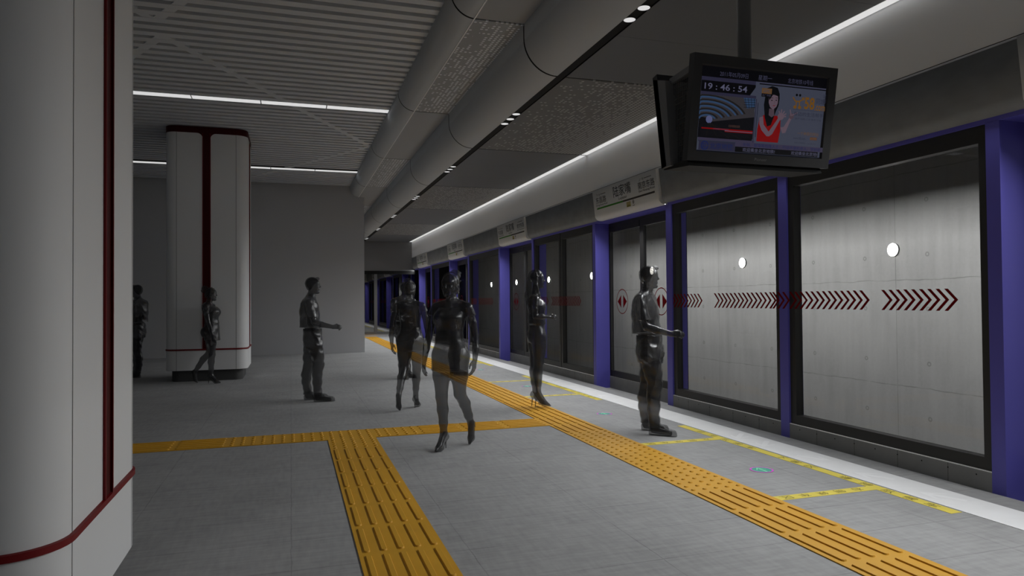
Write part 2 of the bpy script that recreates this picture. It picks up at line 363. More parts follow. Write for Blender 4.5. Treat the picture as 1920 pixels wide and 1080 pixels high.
# blue pillars and posts
for y0, y1, x1 in [(3.59, 3.694, 5.0), (5.80, 5.927, 4.93), (8.02, 8.155, 4.98)] + [q for k in range(4) for q in ((10.40+PER*k, 10.506+PER*k, 5.0), (13.45+PER*k, 13.55+PER*k, 5.04)) if q[0] < 27.6]:
    trim(MB().box(4.755, x1, y0, y1, -.05, 2.645, 'blue'))

def chevrons(mb, y0, n, pitch, x, zc=1.377, hh=.085, run=.085, th=.032):
    """row of arrowheads pointing towards -Y, first tip at y0"""
    for k in range(n):
        t = y0+pitch*k
        for s_ in (1, -1):
            mb.add([(x, t, zc), (x, t+run, zc+s_*hh), (x, t+run+th, zc+s_*hh), (x, t+th, zc)], [(0, 1, 2, 3)] if s_ > 0 else [(3, 2, 1, 0)], 'red_decal')
def fixed_window(i, y0, y1, chev, split=None):
    t = empty('window_%d' % i, (4.8, (y0+y1)/2, 0)); struct(t); O = Vector(t.location)
    def part(mb, name, mi=None):
        mb.v = [tuple(Vector(p)-O) for p in mb.v]; return mb.build(name, t)
    part(MB().box(4.757, 4.86, y0, y1, 0, .14, 'kerb'), 'kerb_panel') if False else None
    k = MB(); k.box(4.757, 4.86, y0, y1, 0, .142, 'kerb')
    yy = y0+.35
    while yy < y1: k.box(4.7565, 4.76, yy-.0015, yy+.0015, 0, .141, 'frame'); yy += .46
    yy = y0+.12
    while yy < y1: k.disc((0, 0), .006, (4.7563, yy, .105), -EY, EZ, 'seam', seg=10); yy += .23
    part(k, 'kerb_panel'); part(MB().box(4.7565, 4.776, y0, y1, .142, .147, 'band'), 'ledge')  # ledge in white: the light it catches is put into the colour
    f = MB(); cells = [(y0, y1)] if not split else [(y0, split-.012), (split+.012, y1)]
    for a, b in cells:
        f.box(4.775, 4.86, a, a+.07, .142, 2.642, 'frame'); f.box(4.775, 4.86, b-.08, b, .142, 2.642, 'frame')
        f.box(4.775, 4.86, a+.07, b-.08, .142, .238, 'frame'); f.box(4.775, 4.86, a+.07, b-.08, 2.515, 2.642, 'frame')
    part(f, 'window_frame')
    for a, b in cells: part(MB().box(4.826, 4.834, a+.068, b-.078, .236, 2.517, 'glass'), 'glass_pane')
    c = MB()
    for yy, n, p in chev: chevrons(c, yy, n, p, 4.773)
    d = part(c, 'chevron_decal')
    return t
fixed_window(1, 3.694, 5.80, [(3.945, 9, .0745), (4.78, 13, .0755)])
fixed_window(2, 5.927, 8.02, [(5.99, 14, .0765), (7.34, 9, .078)])
for k in range(3):
    fixed_window(3+k, 10.506+PER*k, 13.45+PER*k, [(11.05+PER*k, 19, .073), (12.64+PER*k, 8, .073)], 12.0 if k == 0 else None)
c = MB(); chevrons(c, 5.765, 3, .076, 4.7535); trim(c)

def slide_door(i, y0, y1):
    t = empty('door_%d' % i, (4.9, (y0+y1)/2, 0)); struct(t); O = Vector(t.location)
    def part(mb, name, par=None):
        mb.v = [tuple(Vector(p)-O) for p in mb.v]; return mb.build(name, par or t)
    y0 -= .02; y1 += .07
    part(MB().box(4.995, 5.10, y0, y1, -.05, .142, 'kerb'), 'threshold')
    part(MB().box(5.0, 5.10, y0, y1, 2.60, 2.66, 'frame'), 'door_header')
    ym = (y0+y1)/2
    for a, b, x, cy in ((ym, y1, 5.01, None), (y0, ym, 5.01, None)):
        f = MB(); z0, z1 = .144, 2.6
        for p, q in ((a, a+.055), (b-(.10 if b == y1 else .055), b)): f.box(x, x+.05, p, q, z0, z1, 'frame')
        bb = b-(.10 if b == y1 else .055)
        f.box(x, x+.045, a+.07, bb, z0, z0+.10, 'frame'); f.box(x, x+.045, a+.07, bb, 2.50, z1, 'frame')
        leaf = part(f, 'door_leaf')
        part(MB().box(x+.018, x+.026, a+.068, bb+.002, z0+.098, 2.502, 'glass'), 'glass_pane', leaf)
        g = MB(); yc = 9.99+(y0-8.135) if b == y1 else 8.77+(y0-8.135); Og = (x+.016, yc, 1.366)
        g.ring((0, 0), .186, .199, Og, -EY, EZ, 'red_decal')
        for s_ in (-1, 1): g.poly([(s_*.16, 0), (s_*.035, .105), (s_*.035, -.105)][::s_], Og, -EY, EZ, 'red_decal')
        part(g, 'door_symbol', leaf)
for k, (a, b) in enumerate(doors + [(1.345, 3.59)]): slide_door(k+1, a, b)

# end wall glazing that mirrors the platform
t = empty('window_%d' % 9, (3.35, YE, 0)); struct(t)
f = MB(); f.box(-1.41, 1.40, -.03, .08, 2.47, 2.60, 'slot'); f.box(-1.41, 1.40, -.03, .08, .11, .20, 'frame2'); f.box(-.22, -.10, -.03, .08, .20, 2.47, 'frame2')
f.build('window_frame', t)
MB().box(-1.41, 1.40, .03, .04, .2, 2.48, 'mirror').build('glass_pane', t)
struct(MB().box(1.94, 7.5, 29.2, 29.4, -1, 4, 'tunnel_dark').build('wall_beyond'))

# station name signs over the doors
def sign(y0, y1, label):
    t = empty('station_sign', (4.68, (y0+y1)/2, 2.7)); O = Vector(t.location)
    b = MB().prism(header_profile(.035, .022), XZ, y0, y1, 'sign', True); b.v = [tuple(Vector(p)-O) for p in b.v]; b.build('sign_board', t)
    U = -EY; V = Vector((SIGN_T[0]-SIGN_B[0], 0, SIGN_T[1]-SIGN_B[1]+.022)).normalized()
    Oq = Vector((SIGN_B[0]-.035, (y0+y1)/2, SIGN_B[1]-.022))-O; L = y1-y0; g = MB()
    a = dict(O=Oq, U=U, V=V, n=.003)
    g.text('陆家嘴', (0, .262), .165, m='sign_ink', w=.56, **a); g.text('Lujiazui', (0, .142), .05, m='sign_ink', w=.25, **a)
    g.text('东昌路', (-.72, .215), .10, m='sign_ink', w=.36, **a); g.text('Dongchang Road', (-.71, .138), .036, m='sign_ink', w=.40, **a)
    g.text('下一站', (-.80, .300), .035, m='sign_grey', w=.13, **a); g.line([(-.72, .300), (-.54, .300)], .008, m='sign_grey', **a)
    g.text('南京东路', (.72, .232), .10, m='sign_ink', w=.46, **a); g.text('East Nanjing Road', (.72, .152), .036, m='sign_ink', w=.44, **a)
    g.text('上一站', (.60, .315), .035, m='sign_grey', w=.13, **a); g.line([(.68, .315), (.88, .315)], .008, m='sign_grey', **a)
    g.poly([(-.90, .078), (0, .078), (0, .103), (-.88, .103)], m='sign_green', **a); g.rect(0, .93, .078, .103, m='sign_grey', **a)
    g.rect(.10, .23, -.01, .062, m='sign_yellow', **a); g.poly([(.10, -.01), (.23, -.01), (.205, .018), (.125, .018)], m='ink', O=Oq, U=U, V=V, n=.004)
    g.ring((.31, .042), .020, .028, m='sign_grey', **a); g.rect(.300, .320, .030, .052, m='sign_grey', **a); g.rect(.28, .345, -.012, -.004, m='sign_grey', **a)
    g.build('sign_lettering', t); return tag(t, label, 'sign', 'station name signs over the platform doors')
sign(8.11, 10.12, 'white station name sign reading Lujiazui, beside the hanging monitor')
sign(13.55, 15.50, 'white station name sign over the doors behind the long-haired woman')
sign(19.0, 20.95, 'white station name sign, second from the far end wall')
sign(24.45, 26.40, 'white station name sign closest to the far end wall')
sign(1.32, 3.33, 'white sign over the doors, cut off at the upper right picture corner')
# ------------------------------------------------------------------ floor markings
TP = .477
def stud_bar(mb, cx, cy, L, r, along_y, h=.008):
    """raised rounded bar (L long, 2r wide) with a bevelled rim"""
    def outline(rr, LL):
        p = []
        for k in range(9): a = math.pi*k/8; p.append((rr*math.cos(a), LL/2-rr+rr*math.sin(a)))
        for k in range(9): a = math.pi+math.pi*k/8; p.append((rr*math.cos(a), -LL/2+rr+rr*math.sin(a)))
        return p
    o1, o2 = outline(r, L), outline(r-.005, L-.010); n = len(o1)
    T = (lambda p, z: (cx+p[0], cy+p[1], z)) if along_y else (lambda p, z: (cx+p[1], cy-p[0], z))
    z0 = .006
    v = [T(p, z0) for p in o1]+[T(p, z0+h) for p in o2]
    mb.add(v, [(i, (i+1) % n, n+(i+1) % n, n+i) for i in range(n)]+[tuple(range(n, 2*n))], 'tactile')
def stud_dot(mb, cx, cy, r=.0185, h=.008, seg=12):
    z0 = .006
    v = [(cx+r*math.cos(2*math.pi*k/seg), cy+r*math.sin(2*math.pi*k/seg), z0) for k in range(seg)]+[(cx+(r-.006)*math.cos(2*math.pi*k/seg), cy+(r-.006)*math.sin(2*math.pi*k/seg), z0+h) for k in range(seg)]
    mb.add(v, [(k, (k+1) % seg, seg+(k+1) % seg, seg+k) for k in range(seg)]+[tuple(range(seg, 2*seg))], 'tactile')
def tile(mb, x, y, kind):
    """kind Y/X bars or D dots on the tile whose corner is x, y"""
    for k in range(5):
        o = TP*(k+.5)/5
        if kind == 'Y': stud_bar(mb, x+o, y+TP/2, .43, .0185, True)
        elif kind == 'X': stud_bar(mb, x+TP/2, y+o, .43, .0185, False)
        else:
            for j in range(5): stud_dot(mb, x+o, y+TP*(j+.5)/5)
X0 = 2.738; Y0 = 7.252
e = MB(); e.box(X0, X0+TP+.006, YN, YE, 0, .006, 'tactile'); k = -19
while Y0+TP*(k+1) < YE:
    y = Y0+TP*k
    if y > YN: tile(e, X0+.003, y, 'D' if 4.2 < y < 6.4 else 'Y')
    k += 1
tag(e.build('tactile_strip'), 'long orange tactile guide strip running along the platform edge to the end wall', 'tactile paving')
e = MB(); e.box(-8.0, X0, Y0, Y0+TP, 0, .006, 'tactile')
for k in range(1, 22):
    x = X0-TP*k; tile(e, x, Y0, 'D' if -.62 < x < 1.2 else 'X')
tag(e.build('tactile_strip'), 'orange tactile strip crossing the platform in front of the walking women', 'tactile paving')
e = MB(); xb = X0-TP*5; e.box(xb, xb+TP, 1.0, Y0, 0, .006, 'tactile')
for k in range(1, 14): tile(e, xb, Y0-TP*k, 'D' if k == 1 else 'Y')
tag(e.build('tactile_strip'), 'short orange tactile branch coming towards the viewer in the lower middle', 'tactile paving')

# white band with paler arrows
e = MB(); e.box(4.165, 4.515, YN, YE, 0, .003, 'band')
t = e.build('edge_band'); tag(t, 'white painted band on the floor beside the platform doors', 'floor marking')
def arrow(mb, x, y, ang, L, wd, m, z=.0036, head=.13, hw=.09):
    c, s = math.cos(ang), math.sin(ang); U = Vector((c, s, 0)); V = Vector((-s, c, 0)); O = (x, y, z)
    mb.poly([(-L/2, -wd/2), (L/2-head*.5, -wd/2), (L/2-head*.5, wd/2), (-L/2, wd/2)], O, U, V, m)
    for q in (1, -1):
        p = [(L/2, 0), (L/2-head, q*hw), (L/2-head-wd*.8, q*hw), (L/2-wd*1.1, 0)]
        mb.poly(p if q < 0 else p[::-1], O, U, V, m, .0002)
bays = [5.09+PER*k for k in range(5)]
for b in bays:
    for dy, a in ((.95, -135), (.55, -135), (-.1, -60), (-.75, 115), (-1.35, 115)):
        q = MB(); arrow(q, 4.34, b+dy, R_(a), .30, .05, 'band_arrow', .0035); q.build('painted_arrow', t)

# yellow queue tapes with lettering, one bay per pair of doors
def bay(b, where):
    t = empty('queue_tape', (4.1, b, 0)); O = Vector(t.location); g = MB(); x0 = X0+TP+.006-4.1
    g.box(-.045, .047, -1.66, 1.67, 0, .002, 'yellow'); g.box(x0, -.04, -1.06, -.965, 0, .0022, 'yellow'); g.box(x0, -.04, .87, .97, 0, .0022, 'yellow')
    a = dict(O=(0, 0, .0028), U=-EY, V=EX, m='ink')
    for wd, ys in (('请排队', (1.28, 1.06, .84)), ('候车', (.64, .45)), ('下客区', (.02, -.16, -.34)), ('请排队候车', (-.72, -.92, -1.13, -1.31, -1.48))):
        for ch, y in zip(wd, ys): g.text(ch, (-y, 0), .07, w=.10, **a)
    c = dict(O=(0, 0, .0030), U=-EX, V=-EY, m='ink')
    for wd, y in (('右侧候车区', -1.012), ('左侧候车区', .92)):
        for k, ch in enumerate(wd): g.text(ch, (.17+.155*k, -y), .065, w=.085, **c)
    g.build('tape', t)
    tag(t, where, 'floor marking', 'yellow queue tapes in front of the platform doors')
bay(bays[0], 'yellow lettered queue tape nearest the viewer, before the large clear windows')
bay(bays[1], 'yellow lettered queue tape beneath the feet of the long-haired woman')
bay(bays[2], 'yellow queue tape behind the legs of the woman walking towards the viewer')
bay(bays[3], 'yellow queue tape seen farthest down the platform, near the end wall')

def sticker(y, lab):
    t = empty('arrow_sticker', (3.655, y, 0)); z = (0, 0, .002)
    MB().disc((0, 0), .083, z, EX, EY, 'teal').build('sticker_disc', t); MB().ring((0, 0), .079, .093, z, EX, EY, 'magenta', .0004).build('sticker_rim', t)
    q = MB(); arrow(q, 0, 0, R_(90), .135, .018, 'mint', .0028, .06, .045); q.build('sticker_arrow', t)
    tag(t, lab, 'sticker', 'round arrow stickers on the floor')
for y, lab in zip((4.80, 7.776, 10.68, 13.57, 16.5, 19.4, 22.3, 25.0), (
        'round green arrow sticker nearest the viewer, beside the dotted tactile tiles', 'round green arrow sticker on the floor at the feet of the man by the doors',
        'round green arrow sticker at the heels of the long-haired woman', 'round green arrow sticker at the hand of the woman walking towards the viewer',
        'green arrow sticker hidden behind the front woman, fifth from the viewer', 'green arrow sticker sixth from the viewer', 'green arrow sticker second from the end wall', 'round green arrow sticker last before the mirrored end wall')):
    sticker(y, lab)

# ------------------------------------------------------------------ columns
def rrect(h, r, n=10):
    p = []
    for cx, cy, a0 in ((h-r, h-r, 0), (-h+r, h-r, 90), (-h+r, -h+r, 180), (h-r, -h+r, 270)):
        p += [(cx+r*math.cos(R_(a0+90*k/n)), cy+r*math.sin(R_(a0+90*k/n))) for k in range(n+1)]
    return p
def column(x, y, lab):
    t = empty('column', (x, y, 0)); h, r = .68, .19
    def wallring(mb, hh, rr, z0, z1, m): mb.strip(rrect(hh, rr)+rrect(hh, rr)[:1], XY, z0, z1, m); return mb
    c = MB(); wallring(c, h, r, .20, 4.545, 'pillar'); c.add([(px, py, .20) for px, py in rrect(h, r)], [tuple(range(44))[::-1]], 'pillar')
    for a in range(4):
        U = Vector((math.cos(R_(90*a)), math.sin(R_(90*a)), 0)); V = Vector((-U.y, U.x, 0))
        for s_ in (-1, 1):
            c.add([U*(h+.0008)+V*(s_*(h-r)+q)+EZ*z for q, z in ((-.0028, .2), (.0028, .2), (.0028, 4.43), (-.0028, 4.43))], [(0, 1, 2, 3)], 'frame2')
    c.build('cladding', t)
    wallring(MB(), h-.09, r-.05, 0, .20, 'plinth').build('plinth', t)
    g = MB(); pr = [(h, .55), (h+.012, .553), (h+.012, .577), (h, .58)]
    for (a, z0), (b, z1) in zip(pr, pr[1:]):
        p0, p1 = rrect(a, r+a-h), rrect(b, r+b-h); n = len(p0)
        g.add([(*p, z0) for p in p0]+[(*p, z1) for p in p1], [(k, (k+1) % n, n+(k+1) % n, n+k) for k in range(n)], 'red', True)
    g.build('lower_red_band', t)
    g = MB(); wallring(g, h+.006, r+.006, 4.43, 4.545, 'red_dark'); g.build('top_red_band', t)  # shaded tone put into the red of the band
    for a in range(4):
        U = Vector((math.cos(R_(90*a)), math.sin(R_(90*a)), 0)); V = Vector((-U.y, U.x, 0)); g = MB(); O = U*(h+.002)
        g.rect(-.062, .062, .57, 4.44, O, V, EZ, 'red_dark')  # shade of the recessed channel put into a darker red
        for s_ in (-1, 1): g.prism([(s_*.062, 0), (s_*.056, .012), (s_*.068, .012)], lambda u, w_, z, U=U, V=V: U*(h+w_)+V*u+EZ*z, .58, 4.43, 'red')
        for s_ in (-1, 1):
            f = [(s_*.06, 4.432)]+[(s_*(.062+.10-.10*math.cos(R_(q))), 4.332+.10*math.sin(R_(q))) for q in range(0, 91, 15)]
            g.poly(f if s_ < 0 else f[::-1], O, V, EZ, 'red_dark')
        g.build('red_stripe', t)
    return tag(t, lab, 'column')
column(-1.43, 3.36, 'large white round-cornered column filling the left edge, with red stripe and red band')
column(-1.43, 14.13, 'white round-cornered column with red T-shaped trim, behind the woman walking in profile')

# ------------------------------------------------------------------ hanging double monitor
def monitor():
    t = empty('hanging_monitor', (2.735, 3.70, 2.2))
    MB().tube((0, 0, .55), (0, 0, 1.60), .043, 'pole', 24).tube((0, 0, 1.57), (0, 0, 1.60), .09, 'pole', 24).build('pole', t)
    W, H, D = .51, .307, .055; bz = .057
    def slab(name, sgn, yb, yt):
        """one tilted display; U to the viewer's right, V up along the tilted face, N out of the face"""
        U = EX*(1 if sgn < 0 else -1); V = Vector((0, yt-yb, .612)).normalized(); N = U.cross(V)
        O = Vector((0, (yb+yt)/2, .32))
        def P(u, v, n): return O+U*u+V*v+N*n
        c = MB(); ow, oh, iw, ih = W, H, W-bz, H-bz
        front = [(-ow, -oh), (ow, -oh), (ow, oh), (-ow, oh)]; inn = [(-iw, -ih), (iw, -ih), (iw, ih), (-iw, ih)]; inn2 = [(-iw+.008, -ih+.008), (iw-.008, -ih+.008), (iw-.008, ih-.008), (-iw+.008, ih-.008)]
        v = [P(*p, 0) for p in front]+[P(*p, 0) for p in inn]+[P(*p, -.014) for p in inn2]+[P(*p, -D) for p in front]
        f = [(k, (k+1) % 4, 4+(k+1) % 4, 4+k) for k in range(4)]+[(4+k, 4+(k+1) % 4, 8+(k+1) % 4, 8+k) for k in range(4)]+[((k+1) % 4, k, 12+k, 12+(k+1) % 4) for k in range(4)]+[(15, 14, 13, 12)]
        c.add(v, f, 'casing_face'); fr = c.build('monitor_frame', t)
        return fr, P(0, 0, -.0135), U, V, N, iw-.008, ih-.008
    near = slab('near', -1, -.135, -.235); far = slab('far', 1, .155, .26)
    # housing between the displays
    e = MB(); hw = .47
    e.prism([(-.085, .015), (-.06, .015), (-.15, .60), (-.175, .60)], lambda u, v, q: (q, u, v), -hw, hw, 'metal_dark')
    e.prism([(.05, .02), (.16, .02), (.255, .61), (.10, .56)], lambda u, v, q: (q, u, v), -W, W, 'metal_dark')
    e.prism([(-.125, -.012), (.165, .012), (.165, .02), (-.10, .035)], lambda u, v, q: (q, u, v), -W+.02, W-.04, 'tray')
    e.prism([(-.18, .555), (.12, .54), (.12, .58), (-.18, .595)], lambda u, v, q: (q, u, v), -hw, -hw+.03, 'metal_dark')
    e.prism([(-.18, .555), (.12, .54), (.12, .58), (-.18, .595)], lambda u, v, q: (q, u, v), hw-.03, hw, 'metal_dark')
    e.build('housing', t)
    for s_ in (-1, 1):
        g = MB(); x = s_*(hw-.015)
        for k in range(17):
            z = .04+.033*k; g.box(x-.0015, x+.0015, -.075-.0056*k, .06+.003*k, z-.002, z+.002, 'mesh')
        for k in range(14):
            y = -.165+.0215*k; g.box(x-.0015, x+.0015, y-.0015, y+.0015, max(.04, .04+(-.078-y)/.1*.53), .57, 'mesh')
        g.build('mesh_grille', t)
    # picture on the near display
    fr, O, U, V, N, w_, h_ = near; g = MB(); lay = [0]
    C = {n: scr('screen_'+n, c) for n, c in dict(black=(5, 5, 8), lilac=(36, 35, 52), page=(54, 57, 70), white=(74, 74, 94), dim=(52, 52, 70), dark=(10, 10, 14), beam=(44, 42, 46), arch=(24, 22, 22),
         sky=(40, 58, 84), glow=(74, 78, 110), track=(22, 20, 18), red=(100, 6, 8), orange=(92, 62, 22), amber=(84, 60, 36), hair=(5, 6, 9), skin=(82, 68, 78), skin2=(64, 52, 60), lip=(84, 34, 40), navy=(20, 28, 66), grey=(34, 36, 50), tan=(70, 50, 44), ticker=(48, 44, 62)).items()}
    def q(u, v): return (-w_+2*w_*u, -h_+2*h_*v)          # 0..1 picture coordinates, v up
    def n(): lay[0] += .00022; return lay[0]
    def R(u0, u1, v0, v1, m): g.poly([q(u0, v0), q(u1, v0), q(u1, v1), q(u0, v1)], O, U, V, C[m], n())
    def PG(p, m): g.poly([q(*a) for a in p], O, U, V, C[m], n())
    def T(s, u, v, h, m, w=None, bold=0, align='C'): g.text(s, q(u, v), h*2*h_, O, U, V, C[m], n(), w=w*2*w_ if w else None, bold=bold, align=align)
    def LN(p, wd, m): g.line([q(*a) for a in p], wd*2*w_, O, U, V, C[m], n())
    def DC(u, v, r, m, sq=1): g.disc(q(u, v), r*2*w_, O, U, V, C[m], n(), 24, sq)
    R(0, 1, 0, 1, 'page'); R(0, 1, .875, 1, 'black'); R(0, .42, .83, .875, 'lilac'); R(.42, 1, .86, .872, 'dim'); R(.45, 1, .845, .858, 'black')
    T('2011年05月09日', .245, .925, .062, 'dim', .22); T('星期一', .49, .925, .062, 'dim', .11); T('北京地铁10号线', .78, .925, .062, 'dim', .21)
    PG([(0, .70), (.38, .70), (.42, .80), (.42, .83), (0, .83)], 'black'); T('19 : 46 : 54', .19, .765, .075, 'white', .33, .012)
    R(0, .43, .66, .70, 'lilac')
    # station picture: vault, tunnel glow, tracks, red train
    R(0, .425, .15, .665, 'dark'); PG([(0, .665), (.425, .665), (.425, .45), (.10, .38), (0, .40)], 'beam')
    for k in range(5):
        r = .30-.055*k; p = [(.06+r*1.05*math.cos(R_(a)), .36+r*.98*math.sin(R_(a))) for a in range(0, 181, 10)]; p = [(min(max(a, 0), .424), b) for a, b in p]; LN(p, .012, 'arch')
        p = [(.06+(r-.018)*1.05*math.cos(R_(a)), .36+(r-.018)*.98*math.sin(R_(a))) for a in range(10, 171, 10)]; LN([(min(max(a, 0), .424), b) for a, b in p], .012, 'sky')
    PG([(.33, .665), (.425, .665), (.425, .56), (.36, .54)], 'sky')
    for k in range(4): LN([(.34+.025*k, .665), (.36+.02*k, .545)], .003, 'dark'); LN([(.335, .64-.03*k), (.425, .65-.03*k)], .003, 'dark')
    PG([(.09, .37), (.425, .50), (.425, .44), (.09, .345)], 'beam'); PG([(.09, .345), (.425, .44), (.425, .17), (.02, .17), (.0, .30)], 'dark')
    DC(.075, .37, .025, 'glow')
    for k in range(4): LN([(.075, .33), (.06+.09*k, .16)], .003, 'track')
    R(.02, .42, .255, .272, 'red'); R(.20, .42, .235, .262, 'red'); R(.20, .42, .245, .253, 'white'); T('北京地铁欢迎您', .27, .31, .03, 'tan', .09); T('文明乘车安全出行', .17, .263, .02, 'dim', .12)
    R(0, .44, .12, .15, 'ticker'); R(.425, .432, .13, .66, 'lilac'); R(.44, .447, .20, .62, 'grey'); R(0, .43, .105, .118, 'grey')
    # presenter in a red top
    PG([(.455, .15), (.63, .15), (.64, .30), (.635, .44), (.61, .48), (.50, .48), (.465, .43), (.455, .30)], 'red')
    PG([(.50, .80), (.545, .835), (.59, .82), (.61, .75), (.61, .62), (.585, .50), (.56, .36), (.53, .34), (.505, .45), (.49, .60)], 'hair')
    PG([(.535, .56), (.575, .56), (.58, .48), (.56, .455), (.535, .48)], 'skin2')
    PG([(.525, .70), (.56, .735), (.597, .72), (.603, .65), (.592, .59), (.567, .55), (.54, .58), (.527, .63)], 'skin')
    PG([(.52, .73), (.56, .79), (.60, .76), (.605, .69), (.59, .74), (.555, .73), (.53, .66)], 'hair'); PG([(.60, .74), (.612, .70), (.607, .60), (.595, .55), (.600, .63)], 'hair')
    for u, v in ((.55, .662), (.585, .668)): DC(u, v, .006, 'hair', .6)
    LN([(.543, .69), (.558, .694)], .003, 'hair'); LN([(.578, .698), (.592, .694)], .003, 'hair'); LN([(.570, .66), (.574, .635), (.568, .63)], .002, 'skin2'); PG([(.556, .60), (.57, .607), (.584, .604), (.57, .593)], 'lip')
    PG([(.46, .44), (.49, .46), (.50, .36), (.56, .25), (.55, .22), (.53, .22), (.485, .29), (.465, .36)], 'skin')
    PG([(.55, .22), (.575, .25), (.625, .42), (.64, .45), (.615, .47), (.60, .42), (.545, .28)], 'skin')
    DC(.632, .475, .026, 'skin', .9)
    for a, b in ((.635, .565), (.66, .545), (.675, .515), (.675, .48), (.612, .54)): LN([(.632, .475), (a, b)], .009, 'skin')
    PG([(.635, .34), (.655, .27), (.68, .28), (.71, .42), (.725, .47), (.705, .48), (.69, .43), (.662, .35)], 'skin')
    DC(.718, .49, .020, 'skin2', 1); LN([(.715, .49), (.702, .57)], .008, 'skin'); LN([(.72, .50), (.765, .54)], .008, 'skin')
    # advertisement lettering
    R(.46, .54, .735, .80, 'amber'); T('SAMC', .50, .768, .045, 'page', .06); R(.46, .54, .695, .735, 'black'); T('北广传媒', .50, .715, .028, 'dim', .07)
    for u in (.745, .772): DC(u, .755, .009, 'hair')
    LN([(.715, .725), (.735, .68), (.765, .675), (.795, .705)], .009, 'orange'); PG([(.785, .725), (.812, .735), (.807, .69)], 'orange')
    LN([(.745, .68), (.745, .62)], .008, 'orange'); LN([(.772, .68), (.772, .62)], .008, 'orange'); DC(.737, .605, .014, 'orange', .8); DC(.775, .605, .014, 'orange', .8)
    T('58', .855, .665, .15, 'orange', .085, .03); T('同城', .945, .70, .075, 'grey', .075); T('.com', .945, .615, .065, 'orange', .085, .015)
    R(.72, .985, .575, .578, 'grey'); T('身边的生活帮手', .855, .525, .05, 'grey', .25); T('房产·招聘·二手·黄页·交友', .855, .465, .022, 'grey', .22)
    T('一个神奇的网站', .865, .285, .045, 'amber', .18); T('www.58.com', .795, .225, .032, 'grey', .10); R(.885, .945, .21, .25, 'tan'); T('go58', .91, .23, .025, 'orange', .05); T('手机访问请输入 wap.58.com', .845, .165, .02, 'grey', .18)
    T('试', .975, .77, .05, 'grey'); T('播', .975, .71, .05, 'grey')
    # tickers and operator name
    R(.0, .28, 0, .105, 'lilac'); DC(.045, .055, .030, 'navy'); DC(.045, .055, .021, 'lilac'); R(.03, .055, .03, .08, 'navy'); R(.037, .047, .04, .07, 'lilac'); R(.05, .08, .048, .062, 'lilac')
    T('北京地铁', .175, .055, .075, 'navy', .18, .01); R(.28, 1, .065, .125, 'ticker'); T('失明、智障等残障人士、行动不便的老人、学龄前', .66, .095, .045, 'navy', .64)
    R(.28, .96, 0, .065, 'black'); T('欢迎乘坐北京地铁!', .47, .033, .048, 'white', .26); T('欢迎乘坐北京地!', .845, .033, .048, 'white', .22)
    MB_to_part(g, 'screen', t)
    b = MB(); b.text('Pioneer', (0, -h_-.036), .017, O+N*.0145, U, V, 'badge', .0006, w=.088); b.build('maker_lettering', t)
    fr2, O2, U2, V2, N2, w2, h2 = far
    b = MB(); b.rect(-w2, w2, -h2, h2, O2, U2, V2, C['black'], .0002); b.build('screen', t)
    tag(t, 'dark double-sided monitor hanging from a ceiling pole, showing a metro information picture', 'monitor')
def MB_to_part(g, name, parent): return g.build(name, parent)
monitor()

# ------------------------------------------------------------------ round lamps on the tunnel wall
tl = {0: 'seen through the largest clear window', 1: 'seen through the second large window from the right', 2: 'seen behind the head of the man by the doors', 4: 'right of the long-haired woman', 5: 'left of the long-haired woman', 6: 'left of the fourth blue pillar, above the red decal', 9: 'seen through the face of the woman walking towards the viewer'}
proto = None
for k in range(0, 14):
    y = (4.634+2.0655*k)*7.5/4.9
    if k == 3 or k in (7, 8): pass
    t = empty('tunnel_lamp', (7.5, y, 2.017))
    MB().disc((0, 0), .084, (-.0305, 0, 0), -EY, EZ, 'tunnel_lamp').build('lens', t)
    MB().tube((0, 0, 0), (-.03, 0, 0), .0835, 'frame2', 28, caps=False).build('rim', t)
    tag(t, 'round glowing white tunnel lamp, %s' % tl.get(k, '%s along the tunnel wall from the near end' % ORD[k]), 'lamp', 'round lamps on the tunnel wall')
